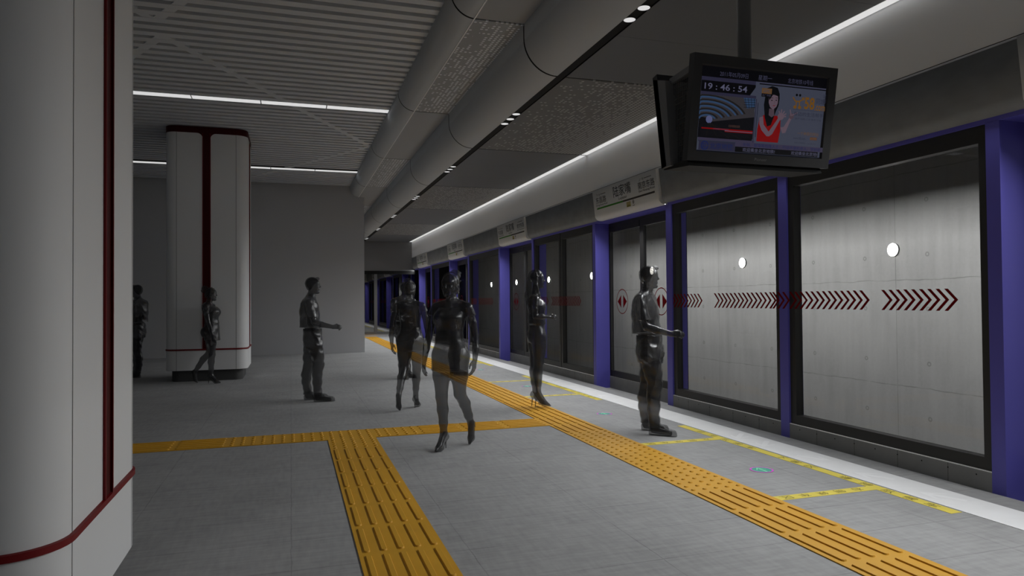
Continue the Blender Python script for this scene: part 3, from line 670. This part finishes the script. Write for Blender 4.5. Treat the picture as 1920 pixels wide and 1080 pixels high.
# ------------------------------------------------------------------ people: smooth implicit surfaces
class Vox:
    """distance field on a grid; shapes melt together and are skinned as one continuous mesh. +X is forward, +Y the person's left"""
    def __init__(s, lo, hi, h=.0058):
        s.lo = np.array(lo, float); s.h = h; n = np.ceil((np.array(hi)-s.lo)/h).astype(int)+1
        s.n = n; s.F = np.full(n, 1.0, np.float32); s.ax = [(lo[k]+h*np.arange(n[k])).astype(np.float32) for k in range(3)]
    def sl(s, lo, hi):
        a = np.maximum(np.floor((np.array(lo)-s.lo)/s.h).astype(int)-1, 0); b = np.minimum(np.ceil((np.array(hi)-s.lo)/s.h).astype(int)+2, s.n)
        if np.any(b <= a): return None
        S_ = tuple(slice(a[k], b[k]) for k in range(3)); return S_, s.ax[0][S_[0]][:, None, None], s.ax[1][S_[1]][None, :, None], s.ax[2][S_[2]][None, None, :]
    def put(s, S_, d, k, sub):
        f = s.F[S_]
        if sub: h = np.clip(.5-.5*(f+d)/k, 0, 1); s.F[S_] = f*(1-h)-d*h+k*h*(1-h)
        else: h = np.clip(.5+.5*(f-d)/k, 0, 1); s.F[S_] = f*(1-h)+d*h-k*h*(1-h)
    def cap(s, a, b, ra, rb=None, k=.02, flat=None, sub=False):
        """round cone; flat=(axis, scale) squeezes its section along an axis"""
        rb = ra if rb is None else rb; a = np.array(a, float); b = np.array(b, float); R = max(ra, rb)+k+.012
        q = s.sl(np.minimum(a, b)-R, np.maximum(a, b)+R)
        if q is None: return s
        S_, X, Y, Z = q; d = b-a; L2 = max(float(d@d), 1e-9)
        t = np.clip(((X-a[0])*d[0]+(Y-a[1])*d[1]+(Z-a[2])*d[2])/L2, 0, 1)
        qx, qy, qz = X-a[0]-t*d[0], Y-a[1]-t*d[1], Z-a[2]-t*d[2]
        if flat:
            n = np.array(flat[0], float); n /= np.linalg.norm(n); e = (qx*n[0]+qy*n[1]+qz*n[2])*(1/flat[1]-1)
            qx, qy, qz = qx+e*n[0], qy+e*n[1], qz+e*n[2]
        dd = np.sqrt(qx*qx+qy*qy+qz*qz)-(ra+(rb-ra)*t); s.put(S_, dd*(flat[1]**.5 if flat else 1), k, sub); return s
    def chain(s, pts, k=.015, **kw):
        for (a, ra), (b, rb) in zip(pts, pts[1:]): s.cap(a, b, ra, rb, k, **kw)
        return s
    def ell(s, c, r, k=.02, rot=0, sub=False):
        c = np.array(c, float); r = np.array(r, float); R = max(r)+k+.01; q = s.sl(c-R, c+R)
        if q is None: return s
        S_, X, Y, Z = q; X = X-c[0]; Y = Y-c[1]; Z = Z-c[2]
        if rot: ca, sa = math.cos(rot), math.sin(rot); X, Z = X*ca+Z*sa, -X*sa+Z*ca       # pitch about Y
        k0 = np.sqrt((X/r[0])**2+(Y/r[1])**2+(Z/r[2])**2); k1 = np.sqrt((X/r[0]**2)**2+(Y/r[1]**2)**2+(Z/r[2]**2)**2)+1e-6
        s.put(S_, k0*(k0-1)/k1, k, sub); return s
    def loft(s, rows, y0=0.0, k=.03, pw=2.2):
        """rows of (z, centre x, half depth, half width[, centre y])"""
        rows = sorted(rows); z = [r[0] for r in rows]; y = [r[4] if len(r) > 4 else y0 for r in rows]
        ex = max(r[2] for r in rows)+k; ey = max(r[3] for r in rows)+k
        q = s.sl((min(r[1] for r in rows)-ex, min(y)-ey, z[0]-.02), (max(r[1] for r in rows)+ex, max(y)+ey, z[-1]+.02))
        if q is None: return s
        S_, X, Y, Z = q; zz = Z.ravel()
        def ip(v):
            v = np.array(v, float); zz_ = np.linspace(z[0], z[-1], 160); w_ = np.interp(zz_, z, v)
            kern = np.hanning(15); kern /= kern.sum(); w2 = np.convolve(np.pad(w_, 7, mode='edge'), kern, 'valid'); return np.interp(zz, zz_, w2)[None, None, :]
        cx, rx, ry, cy = ip([r[1] for r in rows]), ip([r[2] for r in rows]), ip([r[3] for r in rows]), ip(y)
        m = (np.abs((X-cx)/rx)**pw+np.abs((Y-cy)/ry)**pw)**(1/pw)
        d = (m-1)*np.minimum(rx, ry)*.95; d = np.maximum(d, np.maximum(z[0]-Z, Z-z[-1])); s.put(S_, d, k, False); return s
    def floor_cut(s, z=.0): s.F = np.maximum(s.F, (z-s.ax[2])[None, None, :]).astype(np.float32); return s
    def clip(s, n, d):
        """keep the side n.p < d"""
        s.F = np.maximum(s.F, s.ax[0][:, None, None]*n[0]+s.ax[1][None, :, None]*n[1]+s.ax[2][None, None, :]*n[2]-d).astype(np.float32); return s
    def wave(s, fn):
        s.F = (s.F+fn(s.ax[0][:, None, None], s.ax[1][None, :, None], s.ax[2][None, None, :])).astype(np.float32); return s
    def skin(s):
        F = s.F; n = s.n; I = F < 0; nc = n-1; acc = {}
        ids, P = [], []; quads = []
        cid = lambda i, j, k: (i*nc[1]+j)*nc[2]+k
        for a in range(3):
            u, v = (a+1) % 3, (a+2) % 3
            lo = [slice(None)]*3; hi = [slice(None)]*3; lo[a] = slice(0, -1); hi[a] = slice(1, None)
            A, B = I[tuple(lo)], I[tuple(hi)]; idx = np.argwhere(A != B)
            if not len(idx): continue
            f0 = F[idx[:, 0], idx[:, 1], idx[:, 2]]; j2 = idx.copy(); j2[:, a] += 1; f1 = F[j2[:, 0], j2[:, 1], j2[:, 2]]
            p = idx.astype(np.float64); p[:, a] += f0/(f0-f1)
            ok = (idx[:, u] > 0) & (idx[:, u] < nc[u]) & (idx[:, v] > 0) & (idx[:, v] < nc[v]); idx, p, s0 = idx[ok], p[ok], (f0 < 0)[ok]
            qs = []
            for du, dv in ((-1, -1), (0, -1), (0, 0), (-1, 0)):
                c = idx.copy(); c[:, u] += du; c[:, v] += dv; q = cid(c[:, 0], c[:, 1], c[:, 2]); qs.append(q); ids.append(q); P.append(p)
            qs = np.stack(qs, 1); qs[~s0] = qs[~s0][:, ::-1]; quads.append(qs)
        ids = np.concatenate(ids); P = np.concatenate(P); Q = np.concatenate(quads)
        un, inv = np.unique(ids, return_inverse=True); cnt = np.bincount(inv)
        V = np.stack([np.bincount(inv, P[:, k])/cnt for k in range(3)], 1)*s.h+s.lo
        return V, np.searchsorted(un, Q)
def skin_mesh(name, vox, m, parent, keep=None, smooth=2):
    V, Q = vox.skin()
    for _ in range(smooth):                           # light relaxation
        a = np.zeros_like(V); c = np.zeros(len(V))
        for k in range(4):
            i, j = Q[:, k], Q[:, (k+1) % 4]
            for d in range(3): a[:, d] += np.bincount(i, V[j, d], len(V))
            c += np.bincount(i, minlength=len(V))
        V = V*.45+.55*a/np.maximum(c, 1)[:, None]
    if keep is not None:
        ok = keep(V[:, 0], V[:, 1], V[:, 2]); Q = Q[ok[Q].all(1)]
        used = np.zeros(len(V), bool); used[Q] = True; re = np.cumsum(used)-1; V = V[used]; Q = re[Q]
    me = bpy.data.meshes.new(name); me.from_pydata(V.tolist(), [], Q.tolist()); me.materials.append(M[m])
    me.polygons.foreach_set('use_smooth', [True]*len(Q)); me.update()
    o = bpy.data.objects.new(name, me); COL.objects.link(o); o.parent = parent; return o

def dress(body, cloth, keep):
    """let the body surface follow the garment where it is worn, so figure and clothes share one outline"""
    X, Y, Z = body.ax[0][:, None, None], body.ax[1][None, :, None], body.ax[2][None, None, :]
    k = np.broadcast_to(keep(X, Y, Z), body.F.shape); body.F = np.where(k, np.minimum(body.F, cloth.F+.0055), body.F).astype(np.float32)
def vec(*a): return np.array(a, float)
def head(v, c, s=1.0, fem=False):
    c = vec(*c); p = lambda x, y, z: c+s*vec(x, y, z)
    v.ell(p(-.012, 0, .03), s*vec(.094, .075, .092), .02); v.ell(p(.028, 0, -.035), s*vec(.062, .058, .086), .03)
    v.ell(p(.045, 0, .035), s*vec(.048, .06, .05), .03)
    v.cap(p(.0, -.05, -.05), p(.066, -.014, -.103), s*.022, s*.016, .03); v.cap(p(.0, .05, -.05), p(.066, .014, -.103), s*.022, s*.016, .03)
    v.ell(p(.076, 0, -.106), s*vec(.017, .021, .015), .02)
    for y in (-1, 1):
        v.ell(p(.058, y*.036, -.028), s*vec(.028, .024, .026), .02)                                   # cheek
        v.ell(p(.100, y*.030, .004), s*vec(.018, .017, .012), .012, sub=True)                         # eye socket
        v.ell(p(.0755, y*.030, .003), s*vec(.0135, .014, .0115), .004)                                # eye
        v.cap(p(.090, y*.012, .022), p(.080, y*.045, .024), s*.0065, s*.005, .010)                    # brow
        v.ell(p(-.006, y*.077, -.004), s*vec(.019, .008, .031), .008); v.ell(p(.001, y*.085, -.002), s*vec(.009, .006, .016), .006, sub=True)   # ear
        v.ell(p(.097, y*.009, -.030), s*vec(.010, .008, .007), .006)                                  # nostril wing
    v.cap(p(.088, 0, .014), p(.107, 0, -.022), s*.0075, s*.0105, .010)                                # nose
    v.cap(p(.090, -.016, -.060), p(.090, .016, -.060), s*.0065, k=.008); v.cap(p(.088, -.013, -.073), p(.088, .013, -.073), s*.0075, k=.008)   # lips
    v.cap(p(.099, -.021, -.0665), p(.099, .021, -.0665), s*.0035, k=.004, sub=True)
    v.ell(p(.088, 0, -.088), s*vec(.010, .016, .006), .008, sub=True)
def hand(v, wr, d, nrm, side, curl, scale=1.0, thumb_in=.5):
    """wr wrist; d towards the fingers; nrm palm normal; thumb on the side vector; curl in degrees per joint"""
    wr = vec(*wr); d = vec(*d); d /= np.linalg.norm(d); s_ = vec(*side); s_ -= d*(s_@d); s_ /= np.linalg.norm(s_); n = vec(*nrm); n -= d*(n@d); n -= s_*(n@s_); n /= np.linalg.norm(n); k = scale
    P = lambda a, b, c=0: wr+k*(d*a+s_*b+n*c)
    offs = ((.026, .083, 1.0), (.009, .088, 1.08), (-.009, .084, 1.02), (-.026, .076, .8))
    for o, L, _ in offs: v.cap(P(.0, o*.55), P(L, o), k*.0145, k*.0105, .012)
    v.ell(P(.045, .016, .010), k*vec(.026, .020, .020), .014)
    for o, L, f in offs:
        b = P(L, o); ang = 0; sp = o*.22
        for seg, r in ((.040, .0098), (.026, .0088), (.021, .0080)):
            ang += R_(curl if seg != .040 else curl*.75); e = b+k*f*seg*(d*math.cos(ang)+n*math.sin(ang)+s_*sp*.6); v.cap(b, e, k*r, k*(r-.0009), .004); b = e
    b = P(.022, .026, .006); e = P(.050, .050, .012+.014*thumb_in); v.cap(b, e, k*.0135, k*.0115, .012); g = P(.078, .052-.018*thumb_in, .020+.022*thumb_in); v.cap(e, g, k*.0112, k*.0095, .005)
    h_ = P(.098, .044-.034*thumb_in, .024+.026*thumb_in); v.cap(g, h_, k*.0095, k*.008, .004)

M['skin'] = ghost_material('figure_skin', .37, (.02, .02, .023), .30, .8)
M['cloth'] = ghost_material('figure_cloth', .80, (.03, .03, .034), .30, 1.0, .18)
M['cloth_dark'] = ghost_material('figure_trousers', .80, (.028, .028, .032), .32, .9, .25)
M['hair'] = ghost_material('figure_hair', .50, (.02, .02, .023), .36, .7, .6)
M['shoe'] = ghost_material('figure_shoe', .55, (.03, .03, .03), .38, .5)
WRK = lambda amp, f: (lambda X, Y, Z: amp*np.sin(Z*f+np.sin(X*23+Y*9)*1.7+np.sin(Y*31)*1.1)*np.sin(X*17-Z*11+Y*13))

def man():
    t = empty('person'); v = Vox((-.27, -.34, -.015), (.46, .34, 1.78))
    v.loft([(.80, .0, .10, .15), (.90, -.005, .118, .160), (1.0, -.005, .108, .150), (1.1, -.012, .104, .146), (1.2, -.022, .112, .160), (1.3, -.035, .118, .172), (1.38, -.045, .106, .172), (1.43, -.045, .08, .145), (1.465, -.035, .055, .085)])
    v.cap((-.035, 0, 1.42), (-.005, 0, 1.56), .058, .054, .03)
    for y in (-1, 1): v.cap((-.045, y*.07, 1.435), (-.045, y*.182, 1.392), .045, .057, .03)
    head(v, (.004, 0, 1.632), .94)
    # near arm bent forward, far arm hanging
    v.chain([((-.045, -.195, 1.39), .052), ((-.01, -.215, 1.25), .047), ((.035, -.222, 1.115), .041)]); v.chain([((.035, -.222, 1.115), .042), ((.13, -.205, 1.082), .040), ((.285, -.180, 1.045), .027)])
    hand(v, (.285, -.180, 1.045), (1, .05, .0), (.0, .9, -.45), (0, .45, .9), 62, 1.0, .7)
    v.chain([((-.045, .195, 1.39), .052), ((-.055, .222, 1.25), .047), ((-.055, .228, 1.10), .040), ((-.01, .232, .96), .036), ((.03, .228, .86), .027)])
    hand(v, (.03, .228, .86), (.18, 0, -1), (0, -1, 0), (1, 0, 0), 24, 1.0, .4)
    RL = [(.90, .0, .085, .045), (.85, .012, .104, .078), (.79, .028, .103, .090), (.70, .05, .092, .080), (.60, .07, .078, .069), (.52, .083, .068, .062), (.45, .073, .062, .058), (.36, .064, .060, .056), (.25, .066, .050, .046), (.14, .07, .042, .038), (.06, .075, .045, .036)]
    LL = [(.90, -.0, .085, .045), (.85, -.01, .104, .078), (.79, -.022, .103, .090), (.70, -.038, .092, .080), (.60, -.055, .078, .069), (.52, -.062, .068, .062), (.45, -.078, .062, .058), (.36, -.102, .060, .056), (.25, -.100, .050, .046), (.14, -.085, .042, .038), (.06, -.075, .045, .036)]
    v.loft(RL, -.105, .03, 2.0); v.loft(LL, .105, .03, 2.0)
    for hx, y in ((.035, -.108), (-.115, .11)): v.cap((hx+.03, y, .05), (hx+.2, y*1.12, .03), .036, .028, .02)
    v.floor_cut(.004); gx = (v.lo.tolist(), (v.lo+v.h*(v.n-1)).tolist())
    h = Vox((-.15, -.12, 1.52), (.15, .12, 1.79)); h.ell((-.012, 0, 1.660), (.096, .077, .092), .02); h.ell((-.034, 0, 1.618), (.056, .070, .062), .02); h.cap((.062, -.045, 1.726), (.072, .045, 1.728), .022, .020, .02)
    h.cap((.1, -.06, 1.60), (.1, .06, 1.60), .078, .078, .02, sub=True); h.cap((.02, 0, 1.52), (.06, 0, 1.60), .07, .085, .02, sub=True)
    h.wave(lambda X, Y, Z: .0028*np.sin(Y*160+X*40)*np.sin(X*60+Z*90)); skin_mesh('hair', h, 'hair', t)
    c = Vox(*gx)
    c.loft([(1.02, -.032, .152, .188), (1.08, -.034, .148, .184), (1.15, -.040, .143, .180), (1.22, -.046, .140, .182), (1.30, -.048, .136, .190), (1.38, -.050, .122, .190), (1.43, -.048, .095, .165), (1.465, -.036, .070, .095), (1.50, -.02, .066, .068), (1.53, -.012, .066, .066)])
    for y in (-1, 1): c.cap((-.045, y*.07, 1.445), (-.045, y*.185, 1.395), .05, .066, .03)
    c.chain([((-.045, -.195, 1.39), .064), ((-.01, -.216, 1.25), .066), ((.03, -.222, 1.13), .064)]); c.chain([((-.045, .195, 1.39), .064), ((-.055, .222, 1.25), .066), ((-.056, .226, 1.13), .064)])
    c.wave(WRK(.0045, 38))
    keep = lambda x, y, z: ((z > 1.035) & (np.abs(y) < .172) | (z > 1.185) & (np.abs(y) >= .155)) & ~((z > 1.505) & (x > -.2)) & ~((z > 1.475) & (x > .035))
    dress(v, c, keep); sh = skin_mesh('shirt', c, 'cloth', t, keep)
    col = MB(); n = 22
    for k in range(n):
        a0, a1 = R_(25+310*k/n), R_(25+310*(k+1)/n); f = lambda a, r, z, dx=0: (-.014+dx+r*math.cos(a), r*.98*math.sin(a), z+.018*(1-math.cos(a))*.5)
        col.add([f(a0, .070, 1.478), f(a1, .070, 1.478), f(a1, .066, 1.515), f(a0, .066, 1.515)], [(0, 1, 2, 3)], 'cloth', True)
    col.build('collar', sh)
    p = Vox(*gx)
    p.loft([(1.03, -.004, .124, .160), (.98, -.006, .128, .166), (.92, -.006, .134, .172), (.86, -.004, .136, .176), (.80, .0, .124, .182), (.76, .0, .10, .17)])
    gr = lambda L, y: [(z, x, a+(.016 if z > .2 else .021), b+(.017 if z > .2 else .020)) for z, x, a, b in L]
    p.loft(gr(RL, 0), -.106, .05, 2.0); p.loft(gr(LL, 0), .106, .05, 2.0); p.wave(WRK(.0058, 46))
    kt = lambda x, y, z: (z > .075) & (z < 1.02)
    dress(v, p, kt); tr = skin_mesh('trousers', p, 'cloth_dark', t, kt); skin_mesh('body', v, 'skin', t)
    b = MB(); ring = [(-.005+.129*math.cos(R_(a)), .166*math.sin(R_(a))) for a in range(0, 360, 10)]; ring.append(ring[0]); b.strip(ring, XY, .985, 1.022, 'shoe'); b.build('belt', tr)
    for hx, y in ((.035, -.108), (-.115, .11)):
        q = Vox((hx-.06, min(y, y*1.3)-.07, -.01), (hx+.32, max(y, y*1.3)+.07, .15), .0045)
        q.cap((hx+.02, y, .045), (hx+.12, y, .05), .043, .044, .03); q.cap((hx+.12, y, .045), (hx+.235, y*1.10, .032), .044, .036, .03); q.cap((hx+.05, y, .09), (hx+.13, y, .07), .038, .034, .03); q.cap((hx+.02, y, .01), (hx+.235, y*1.10, .010), .042, .040, .01)
        q.floor_cut(.002); skin_mesh('shoe', q, 'shoe', t, None, 1)
    return t

def pump(t, ank, heel, ball, toe, hz):
    """high-heeled court shoe around the foot with a stiletto heel"""
    a, hl, b, e = vec(*ank), vec(*heel), vec(*ball), vec(*toe); lo = np.minimum.reduce([hl, b, e, a])-.07; hi = np.maximum.reduce([hl, b, e])+.07; hi[2] = max(hl[2], b[2])+.05
    q = Vox(lo, hi, .0042); q.cap(hl, b, .033, .036, .03, flat=((0, 0, 1), .75)); q.cap(b, e, .036, .016, .03, flat=((0, 0, 1), .7)); q.cap(hl+vec(0, 0, .02), hl, .031, .033, .02)
    d = vec(*hz); q.cap(hl+(d-hl)*.12, d, .013, .0048, .02); q.floor_cut(.001)
    up = (hl+b)/2; skin_mesh('shoe', q, 'shoe', t, None, 1)

def walker():
    t = empty('person'); v = Vox((-.40, -.32, -.015), (.24, .32, 1.72))
    v.loft([(.78, .01, .11, .155), (.88, -.008, .125, .165), (.95, .002, .116, .158), (1.0, .01, .105, .142), (1.06, .014, .098, .124), (1.14, .004, .096, .126), (1.22, -.018, .105, .136), (1.30, -.045, .10, .142), (1.36, -.055, .082, .135), (1.40, -.05, .052, .085)])
    for y in (-1, 1):
        v.ell((.050, y*.062, 1.238), (.080, .068, .066), .05); v.cap((-.05, y*.055, 1.375), (-.035, y*.158, 1.335), .036, .044, .03); v.ell((-.06, y*.075, .885), (.085, .085, .09), .03)
    v.cap((-.045, 0, 1.36), (-.018, 0, 1.48), .050, .046, .03); head(v, (.0, 0, 1.545), .90, True)
    v.chain([((-.035, -.172, 1.33), .042), ((-.005, -.200, 1.19), .038), ((.022, -.215, 1.06), .033), ((.06, -.222, .95), .033), ((.09, -.225, .845), .023)])
    hand(v, (.09, -.225, .845), (.22, 0, -1), (0, 1, 0), (1, 0, 0), 20, .92, .35)
    v.chain([((-.035, .172, 1.33), .042), ((-.075, .202, 1.19), .038), ((-.095, .218, 1.06), .033), ((-.075, .232, .95), .033), ((-.045, .238, .845), .023)])
    hand(v, (-.045, .238, .845), (.25, 0, -1), (0, -1, 0), (1, 0, 0), 20, .92, .35)
    v.chain([((.0, -.088, .88), .098), ((.025, -.080, .70), .080), ((.036, -.074, .50), .056)], .03); v.chain([((.036, -.074, .50), .055), ((.022, -.070, .375), .053), ((.02, -.066, .25), .040), ((.018, -.064, .155), .032)], .02)
    v.chain([((.018, -.064, .155), .032), ((.10, -.064, .045), .028), ((.155, -.064, .022), .016)], .02)
    v.chain([((-.015, .088, .88), .098), ((-.03, .080, .70), .080), ((-.052, .074, .52), .056)], .03); v.chain([((-.052, .074, .52), .055), ((-.155, .072, .415), .053), ((-.235, .070, .29), .041), ((-.292, .068, .205), .032)], .02)
    v.chain([((-.292, .068, .205), .032), ((-.288, .068, .07), .028), ((-.262, .068, .022), .016)], .02)
    v.floor_cut(.003); gx = (v.lo.tolist(), (v.lo+v.h*(v.n-1)).tolist())
    h = Vox((-.19, -.12, 1.42), (.14, .12, 1.74)); h.ell((-.018, 0, 1.578), (.095, .077, .092), .02); h.ell((-.05, 0, 1.53), (.058, .068, .07), .02)
    h.cap((.1, -.06, 1.535), (.1, .06, 1.535), .082, .082, .02, sub=True); h.cap((.02, 0, 1.43), (.055, 0, 1.50), .075, .082, .02, sub=True); h.cap((-.08, 0, 1.43), (.02, 0, 1.44), .04, .05, .02, sub=True)
    h.ell((-.105, 0, 1.645), (.052, .056, .052), .012); h.cap((-.075, -.035, 1.655), (-.13, .03, 1.665), .022, .02, .012); h.cap((-.14, -.03, 1.60), (-.12, .035, 1.585), .022, .02, .01)
    h.wave(lambda X, Y, Z: .004*np.sin(np.sqrt((X+.115)**2+(Z-1.628)**2)*180+Y*70)+.0015*np.sin(Y*190)); skin_mesh('hair', h, 'hair', t)
    c = Vox(*gx)
    c.loft([(1.0, .012, .124, .152), (1.05, .013, .116, .140), (1.12, .006, .110, .138), (1.20, -.012, .114, .146), (1.30, -.045, .108, .15), (1.36, -.055, .090, .142), (1.41, -.05, .060, .09)])
    for y in (-1, 1):
        c.ell((.052, y*.052, 1.240), (.092, .084, .080), .07); c.cap((-.05, y*.055, 1.38), (-.035, y*.16, 1.338), .042, .052, .03); x = -.005 if y < 0 else -.075
        c.cap((-.035, y*.172, 1.33), (x, y*.203, 1.22), .050, .050, .02)
    c.wave(WRK(.0022, 30)); kt = lambda x, y, z: ((z > 1.045) & (np.abs(y) < .152) | (z > 1.262) & (np.abs(y) >= .145)) & ~((z > 1.335) & (x > -.04) & (np.abs(y) < .09)) & (z < 1.405)
    dress(v, c, kt); top = skin_mesh('top', c, 'cloth', t, kt)
    c = Vox(*gx); c.loft([(.72, .026, .124, .178), (.80, .012, .130, .180), (.88, -.004, .138, .178), (.95, .004, .128, .168), (1.0, .01, .117, .152), (1.07, .013, .110, .134)])
    for y in (-1, 1): c.ell((-.062, y*.075, .885), (.094, .094, .10), .03)
    c.wave(WRK(.0028, 26)); kt = lambda x, y, z: (z > .742) & (z < 1.05)
    dress(v, c, kt); sk = skin_mesh('skirt', c, 'cloth_dark', t, kt); skin_mesh('body', v, 'skin', t)
    b = MB(); ring = [(.013+.115*math.cos(R_(a)), .139*math.sin(R_(a))) for a in range(0, 360, 10)]; ring.append(ring[0]); b.strip(ring, XY, 1.025, 1.06, 'shoe'); b.build('waistband', sk)
    pump(t, (.018, -.064, .155), (-.012, -.064, .115), (.10, -.064, .030), (.165, -.064, .016), (-.024, -.064, .002))
    q = Vox((-.40, .0, -.01), (-.20, .14, .29), .0042); q.cap((-.318, .068, .20), (-.292, .068, .06), .032, .034, .03, flat=((1, 0, .2), .8)); q.cap((-.292, .068, .06), (-.258, .068, .016), .034, .016, .02, flat=((1, 0, .5), .75)); q.cap((-.330, .068, .195), (-.385, .068, .155), .012, .0048, .02)
    q.floor_cut(.001); skin_mesh('shoe', q, 'shoe', t, None, 1)
    return t

def stander():
    t = empty('person'); v = Vox((-.18, -.30, -.015), (.30, .30, 1.84))
    v.loft([(.86, .0, .11, .16), (.95, .0, .118, .166), (1.05, .0, .102, .140), (1.15, .0, .094, .122), (1.25, -.004, .098, .130), (1.35, -.016, .098, .142), (1.43, -.03, .085, .136), (1.475, -.028, .052, .085)])
    for y in (-1, 1):
        v.ell((.040, y*.064, 1.335), (.070, .066, .062), .03); v.cap((-.03, y*.055, 1.462), (-.025, y*.155, 1.425), .036, .043, .03); v.ell((-.045, y*.075, .95), (.075, .085, .09), .03)
    v.cap((-.022, 0, 1.44), (-.002, 0, 1.62), .049, .046, .03); head(v, (.012, 0, 1.695), .92, True)
    v.chain([((-.025, -.168, 1.42), .041), ((-.038, -.195, 1.30), .037), ((-.036, -.205, 1.205), .033)]); v.chain([((-.036, -.205, 1.205), .034), ((.05, -.195, 1.203), .033), ((.148, -.175, 1.200), .023)])
    hand(v, (.148, -.175, 1.200), (1, .08, .02), (0, .9, -.45), (0, .45, .9), 60, .92, .7)
    v.chain([((-.025, .168, 1.42), .041), ((-.045, .200, 1.29), .037), ((-.05, .208, 1.17), .033), ((-.02, .212, 1.06), .032), ((.01, .212, .96), .023)])
    hand(v, (.01, .212, .96), (.2, 0, -1), (0, -1, 0), (1, 0, 0), 24, .92, .4)
    for y, dx in ((-1, .012), (1, -.022)):
        v.chain([((dx, y*.086, .95), .100), ((dx+.010, y*.082, .80), .088), ((dx+.006, y*.072, .60), .063)], .03); v.chain([((dx+.006, y*.072, .60), .061), ((dx-.010, y*.068, .47), .060), ((dx-.008, y*.064, .33), .046), ((dx-.002, y*.062, .22), .034)], .02)
        v.chain([((dx-.002, y*.062, .20), .034), ((dx+.085, y*.062, .065), .028), ((dx+.14, y*.062, .035), .016)], .02)
    v.floor_cut(.003); gx = (v.lo.tolist(), (v.lo+v.h*(v.n-1)).tolist())
    h = Vox((-.20, -.16, 1.28), (.16, .16, 1.85)); h.ell((-.008, 0, 1.735), (.101, .085, .092), .02); h.chain([((-.04, 0, 1.70), .085), ((-.07, 0, 1.60), .080), ((-.095, 0, 1.48), .070), ((-.100, 0, 1.36), .045)], .03, flat=((1, 0, 0), .8))
    for y in (-1, 1): h.chain([((-.012, y*.072, 1.72), .030), ((-.022, y*.086, 1.62), .030), ((.015, y*.090, 1.50), .026), ((.045, y*.082, 1.40), .014)], .02)
    h.cap((.115, -.055, 1.695), (.115, .055, 1.695), .086, .086, .015, sub=True); h.cap((.03, 0, 1.54), (.07, 0, 1.64), .062, .075, .02, sub=True)
    h.wave(lambda X, Y, Z: .0026*np.sin(Y*150+np.sin(Z*25)*1.5)+.002*np.sin(X*140+Z*14)); skin_mesh('hair', h, 'hair', t)
    c = Vox(*gx); c.loft([(1.07, .0, .108, .142), (1.11, .0, .126, .160), (1.16, .0, .124, .158), (1.24, -.002, .116, .150), (1.35, -.014, .112, .154), (1.43, -.03, .094, .146), (1.48, -.028, .060, .092)])
    for y in (-1, 1): c.ell((.036, y*.052, 1.335), (.080, .080, .076), .07); c.cap((-.03, y*.055, 1.468), (-.025, y*.157, 1.428), .042, .052, .03); c.cap((-.025, y*.168, 1.42), (-.04, y*.192, 1.33), .051, .053, .02)
    c.wave(WRK(.0035, 28)); kt = lambda x, y, z: ((z > 1.092) & (np.abs(y) < .168) | (z > 1.345) & (np.abs(y) >= .15)) & ~((z > 1.42) & (x > -.02) & (np.abs(y) < .075)) & (z < 1.48)
    dress(v, c, kt); skin_mesh('blouse', c, 'cloth', t, kt)
    c = Vox(*gx); c.loft([(.86, .0, .122, .172), (.95, .0, .128, .176), (1.05, .0, .112, .150), (1.12, .0, .106, .138)])
    for y in (-1, 1): c.ell((-.045, y*.075, .95), (.084, .094, .098), .03)
    for y, dx in ((-1, .012), (1, -.022)):
        c.chain([((dx, y*.086, .95), .109), ((dx+.010, y*.082, .80), .096), ((dx+.006, y*.072, .60), .070)], .03); c.chain([((dx+.006, y*.072, .60), .068), ((dx-.010, y*.068, .47), .066), ((dx-.008, y*.064, .33), .052), ((dx-.002, y*.062, .24), .042)], .02)
    c.wave(WRK(.003, 44)); kt = lambda x, y, z: (z > .275) & (z < 1.095)
    dress(v, c, kt); skin_mesh('trousers', c, 'cloth_dark', t, kt); skin_mesh('body', v, 'skin', t)
    for y, dx in ((-1, .012), (1, -.022)): pump(t, (dx, y*.062, .2), (dx-.032, y*.062, .155), (dx+.088, y*.062, .045), (dx+.15, y*.062, .026), (dx-.048, y*.062, .002))
    return t

def place(t, x, y, deg, label, group=None, z=0.0):
    t.location = (x, y, z); t.rotation_euler = (0, 0, R_(deg)); return tag(t, label, 'person', group)
pm = man(); pw = walker(); ps = stander()
place(pm, 3.60, 6.53, -46, 'person in shirt and trousers beside the platform doors, glowing lamp showing through the head', 'standing figures in shirt and trousers')
place(copy_tree(pm), .298, 10.24, -6, 'person in short-sleeved shirt standing alone before the bare back wall, forearm held forward', 'standing figures in shirt and trousers')
place(copy_tree(pm), 1.98, 12.66, -70, 'person in trousers and shoes mostly hidden behind the woman walking away', 'standing figures in shirt and trousers')
place(copy_tree(pm), 2.93, 12.75, -32, 'person in shirt whose face shows just right of the front woman’s head', 'standing figures in shirt and trousers', .0145)
place(copy_tree(pm), -2.78, 14.7, 160, 'person in loose shirt half hidden by the left column edge', 'standing figures in shirt and trousers')
place(pw, 1.43, 6.42, -131, 'person in skirt, top and high heels with hair bun, walking towards the viewer', 'walking figures with hair buns')
place(copy_tree(pw), 1.495, 9.10, 64, 'person in skirt and heels with hair bun, walking away, seen from behind', 'walking figures with hair buns')
place(copy_tree(pw), -1.32, 13.10, -12, 'person in skirt and heels walking in profile before the white column', 'walking figures with hair buns')
place(ps, 3.04, 8.49, -14, 'person with long straight hair, blouse, slim trousers and heels, standing near the doors', None, .0145)
ps.scale = (.975, .975, .975)
